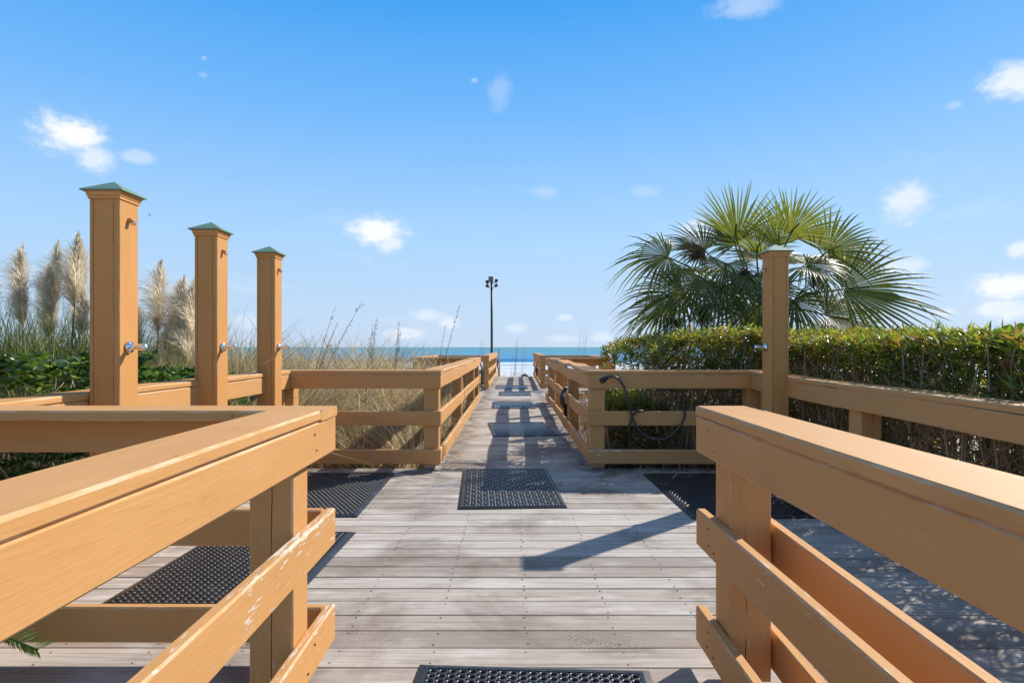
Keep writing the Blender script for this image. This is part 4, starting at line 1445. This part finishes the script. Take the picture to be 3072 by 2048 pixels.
# fronds that face the camera and fill the middle
fr(2160, 860, 7.5, -.15, .85, -.55, (0, -.75, .65), .80, droop=.4, curl=.4, tn=.4)
fr(2250, 830, 7.5, .1, .5, -.8, (0, -.5, .85), .70, droop=.7, curl=.4, tn=.45)
fr(2100, 840, 7.8, -.7, .5, -.4, (-.2, -.7, .6), .78, droop=.6, curl=.4, tn=.35)
fr(2420, 800, 7.7, .65, .25, -.6, (.15, -.65, .75), .74, droop=.8, curl=.5, tn=.5)
fr(2380, 900, 7.6, .35, .8, -.45, (.1, -.7, .7), .72, droop=.6, curl=.4, tn=.35)
fr(2240, 930, 7.6, -.1, .9, -.4, (0, -.8, .6), .70, droop=.5, curl=.4, tn=.25)
fr(2270, 760, 8.1, .1, -.75, -.4, (0, -.8, .6), .62, spread=80, droop=.4, curl=.2, tn=.65)
fr(2180, 790, 7.8, -.3, .6, -.6, (-.1, -.7, .7), .62, droop=.9, curl=.5, tn=.5)
fr(2310, 870, 7.6, .2, .9, -.3, (.1, -.85, .5), .66, droop=.6, curl=.4, tn=.3)
# fronds on the far side of the crown
for (du, dv, dY, u, v, tn) in ((-.7, -.3, .7, 2120, 820, .3), (.5, -.5, .8, 2420, 790, .4), (0, -.6, .9, 2290, 780, .3), (.8, .2, .6, 2480, 900, .3)):
    fr(u, v, 8.9, du, dv, dY, (-du * .4, -.5, .8), .85, droop=.4, curl=.25, tn=tn)
# hanging dead fronds and seed stalks near the trunk
def seed_cluster(u, v, Y, du, dv, L, n=60):
    c = ph(u, v, Y)
    parts = []
    for _ in range(n):
        d = Vector((du + random.uniform(-.7, .7), random.uniform(-.6, .3), -dv + random.uniform(-.7, .5)))
        e = c + d * L * random.uniform(.4, 1.0)
        m_ = c.lerp(e, .5) + Vector((0, 0, random.uniform(0, .06)))
        parts.append(tube([c, m_, e], [.005, .004, .002], 4))
        for _k in range(5):
            q = m_.lerp(e, random.random())
            e2 = q + Vector((random.uniform(-.07, .07), random.uniform(-.07, .07), random.uniform(-.09, .03)))
            parts.append(tube([q, e2], [.003, .003], 3))
    parts.append(tube([Vector((0, 0, 1.5)), Vector((0, 0, 1.6)).lerp(c, .5) + Vector((0, 0, .2)), c], [.015, .012, .006], 5))
    V, F = merge(*parts)
    link_mesh('seed_stalk', V, F, 'seed', palm)
seed_cluster(2030, 960, 7.7, -.3, .3, .38)
seed_cluster(2110, 770, 8.0, -.6, -.3, .36)
seed_cluster(2230, 820, 7.6, 0, .4, .36)
seed_cluster(2100, 930, 7.6, .2, .3, .40)
seed_cluster(2440, 830, 7.8, .3, .2, .30)

# ---- feather-leaved plant at the lower left corner
cy_ = empty('cycad', (-2.19, 2.0, -.3))
tag(cy_, 'feathery cycad fronds entering at the bottom left corner', 'plant')
V, F = tube([(0, 0, -.1), (0, 0, .2), (0, 0, .32)], [.12, .13, .08], 10)
link_mesh('trunk', V, F, 'bark', cy_, smooth_=True)
def feather(pts, ln, tn):
    sp = catmull(pts, 14)
    V, F = tube(sp, .005, 5)
    o = link_mesh('frond', V, F, 'cycad', cy_, tone=[tn] * len(V))
    P, D = [], []
    for i in range(4, len(sp) - 1):
        t = (sp[i + 1] - sp[i - 1]).normalized()
        s = t.cross(Vector((0, 0, 1))).normalized()
        for sg in (-1, 1):
            for q in (0, .5):
                P.append(sp[i].lerp(sp[i + 1], q))
                D.append(tuple(s * sg + t * .7 + Vector((0, 0, .35))))
    P, D = np.array([tuple(p) for p in P]), np.array(D)
    k = np.linspace(.75, 1, len(P)) * np.linspace(1.0, .55, len(P))
    leaves(P, D, ln * k, np.full(len(P), .0065), 'leaflets', 'cycad', o, np.clip(rng.normal(tn, .15, len(P)), 0, 1), fold=.1, bend=.05)
feather([(0, 0, .3), (.13, -.05, .5), (.31, -.08, .55), (.47, -.10, .48)], .15, .6)
feather([(0, 0, .3), (.14, .06, .48), (.35, .10, .50), (.50, .14, .42)], .16, .4)
feather([(0, 0, .3), (.12, -.16, .50), (.28, -.30, .56), (.40, -.46, .48)], .17, .5)
feather([(0, 0, .3), (-.1, .2, .6), (-.2, .5, .65)], .17, .5)
feather([(0, 0, .3), (.06, .02, .7), (.20, .02, .95), (.42, 0, 1.02)], .17, .5)

# ------------------------------------------------------------------ render defaults
scene.render.engine = 'CYCLES'
scene.render.resolution_x = 1024
scene.render.resolution_y = 682
scene.cycles.max_bounces = 5
world.cycles.sampling_method = 'MANUAL'
world.cycles.sample_map_resolution = 256
scene.cycles.transparent_max_bounces = 4
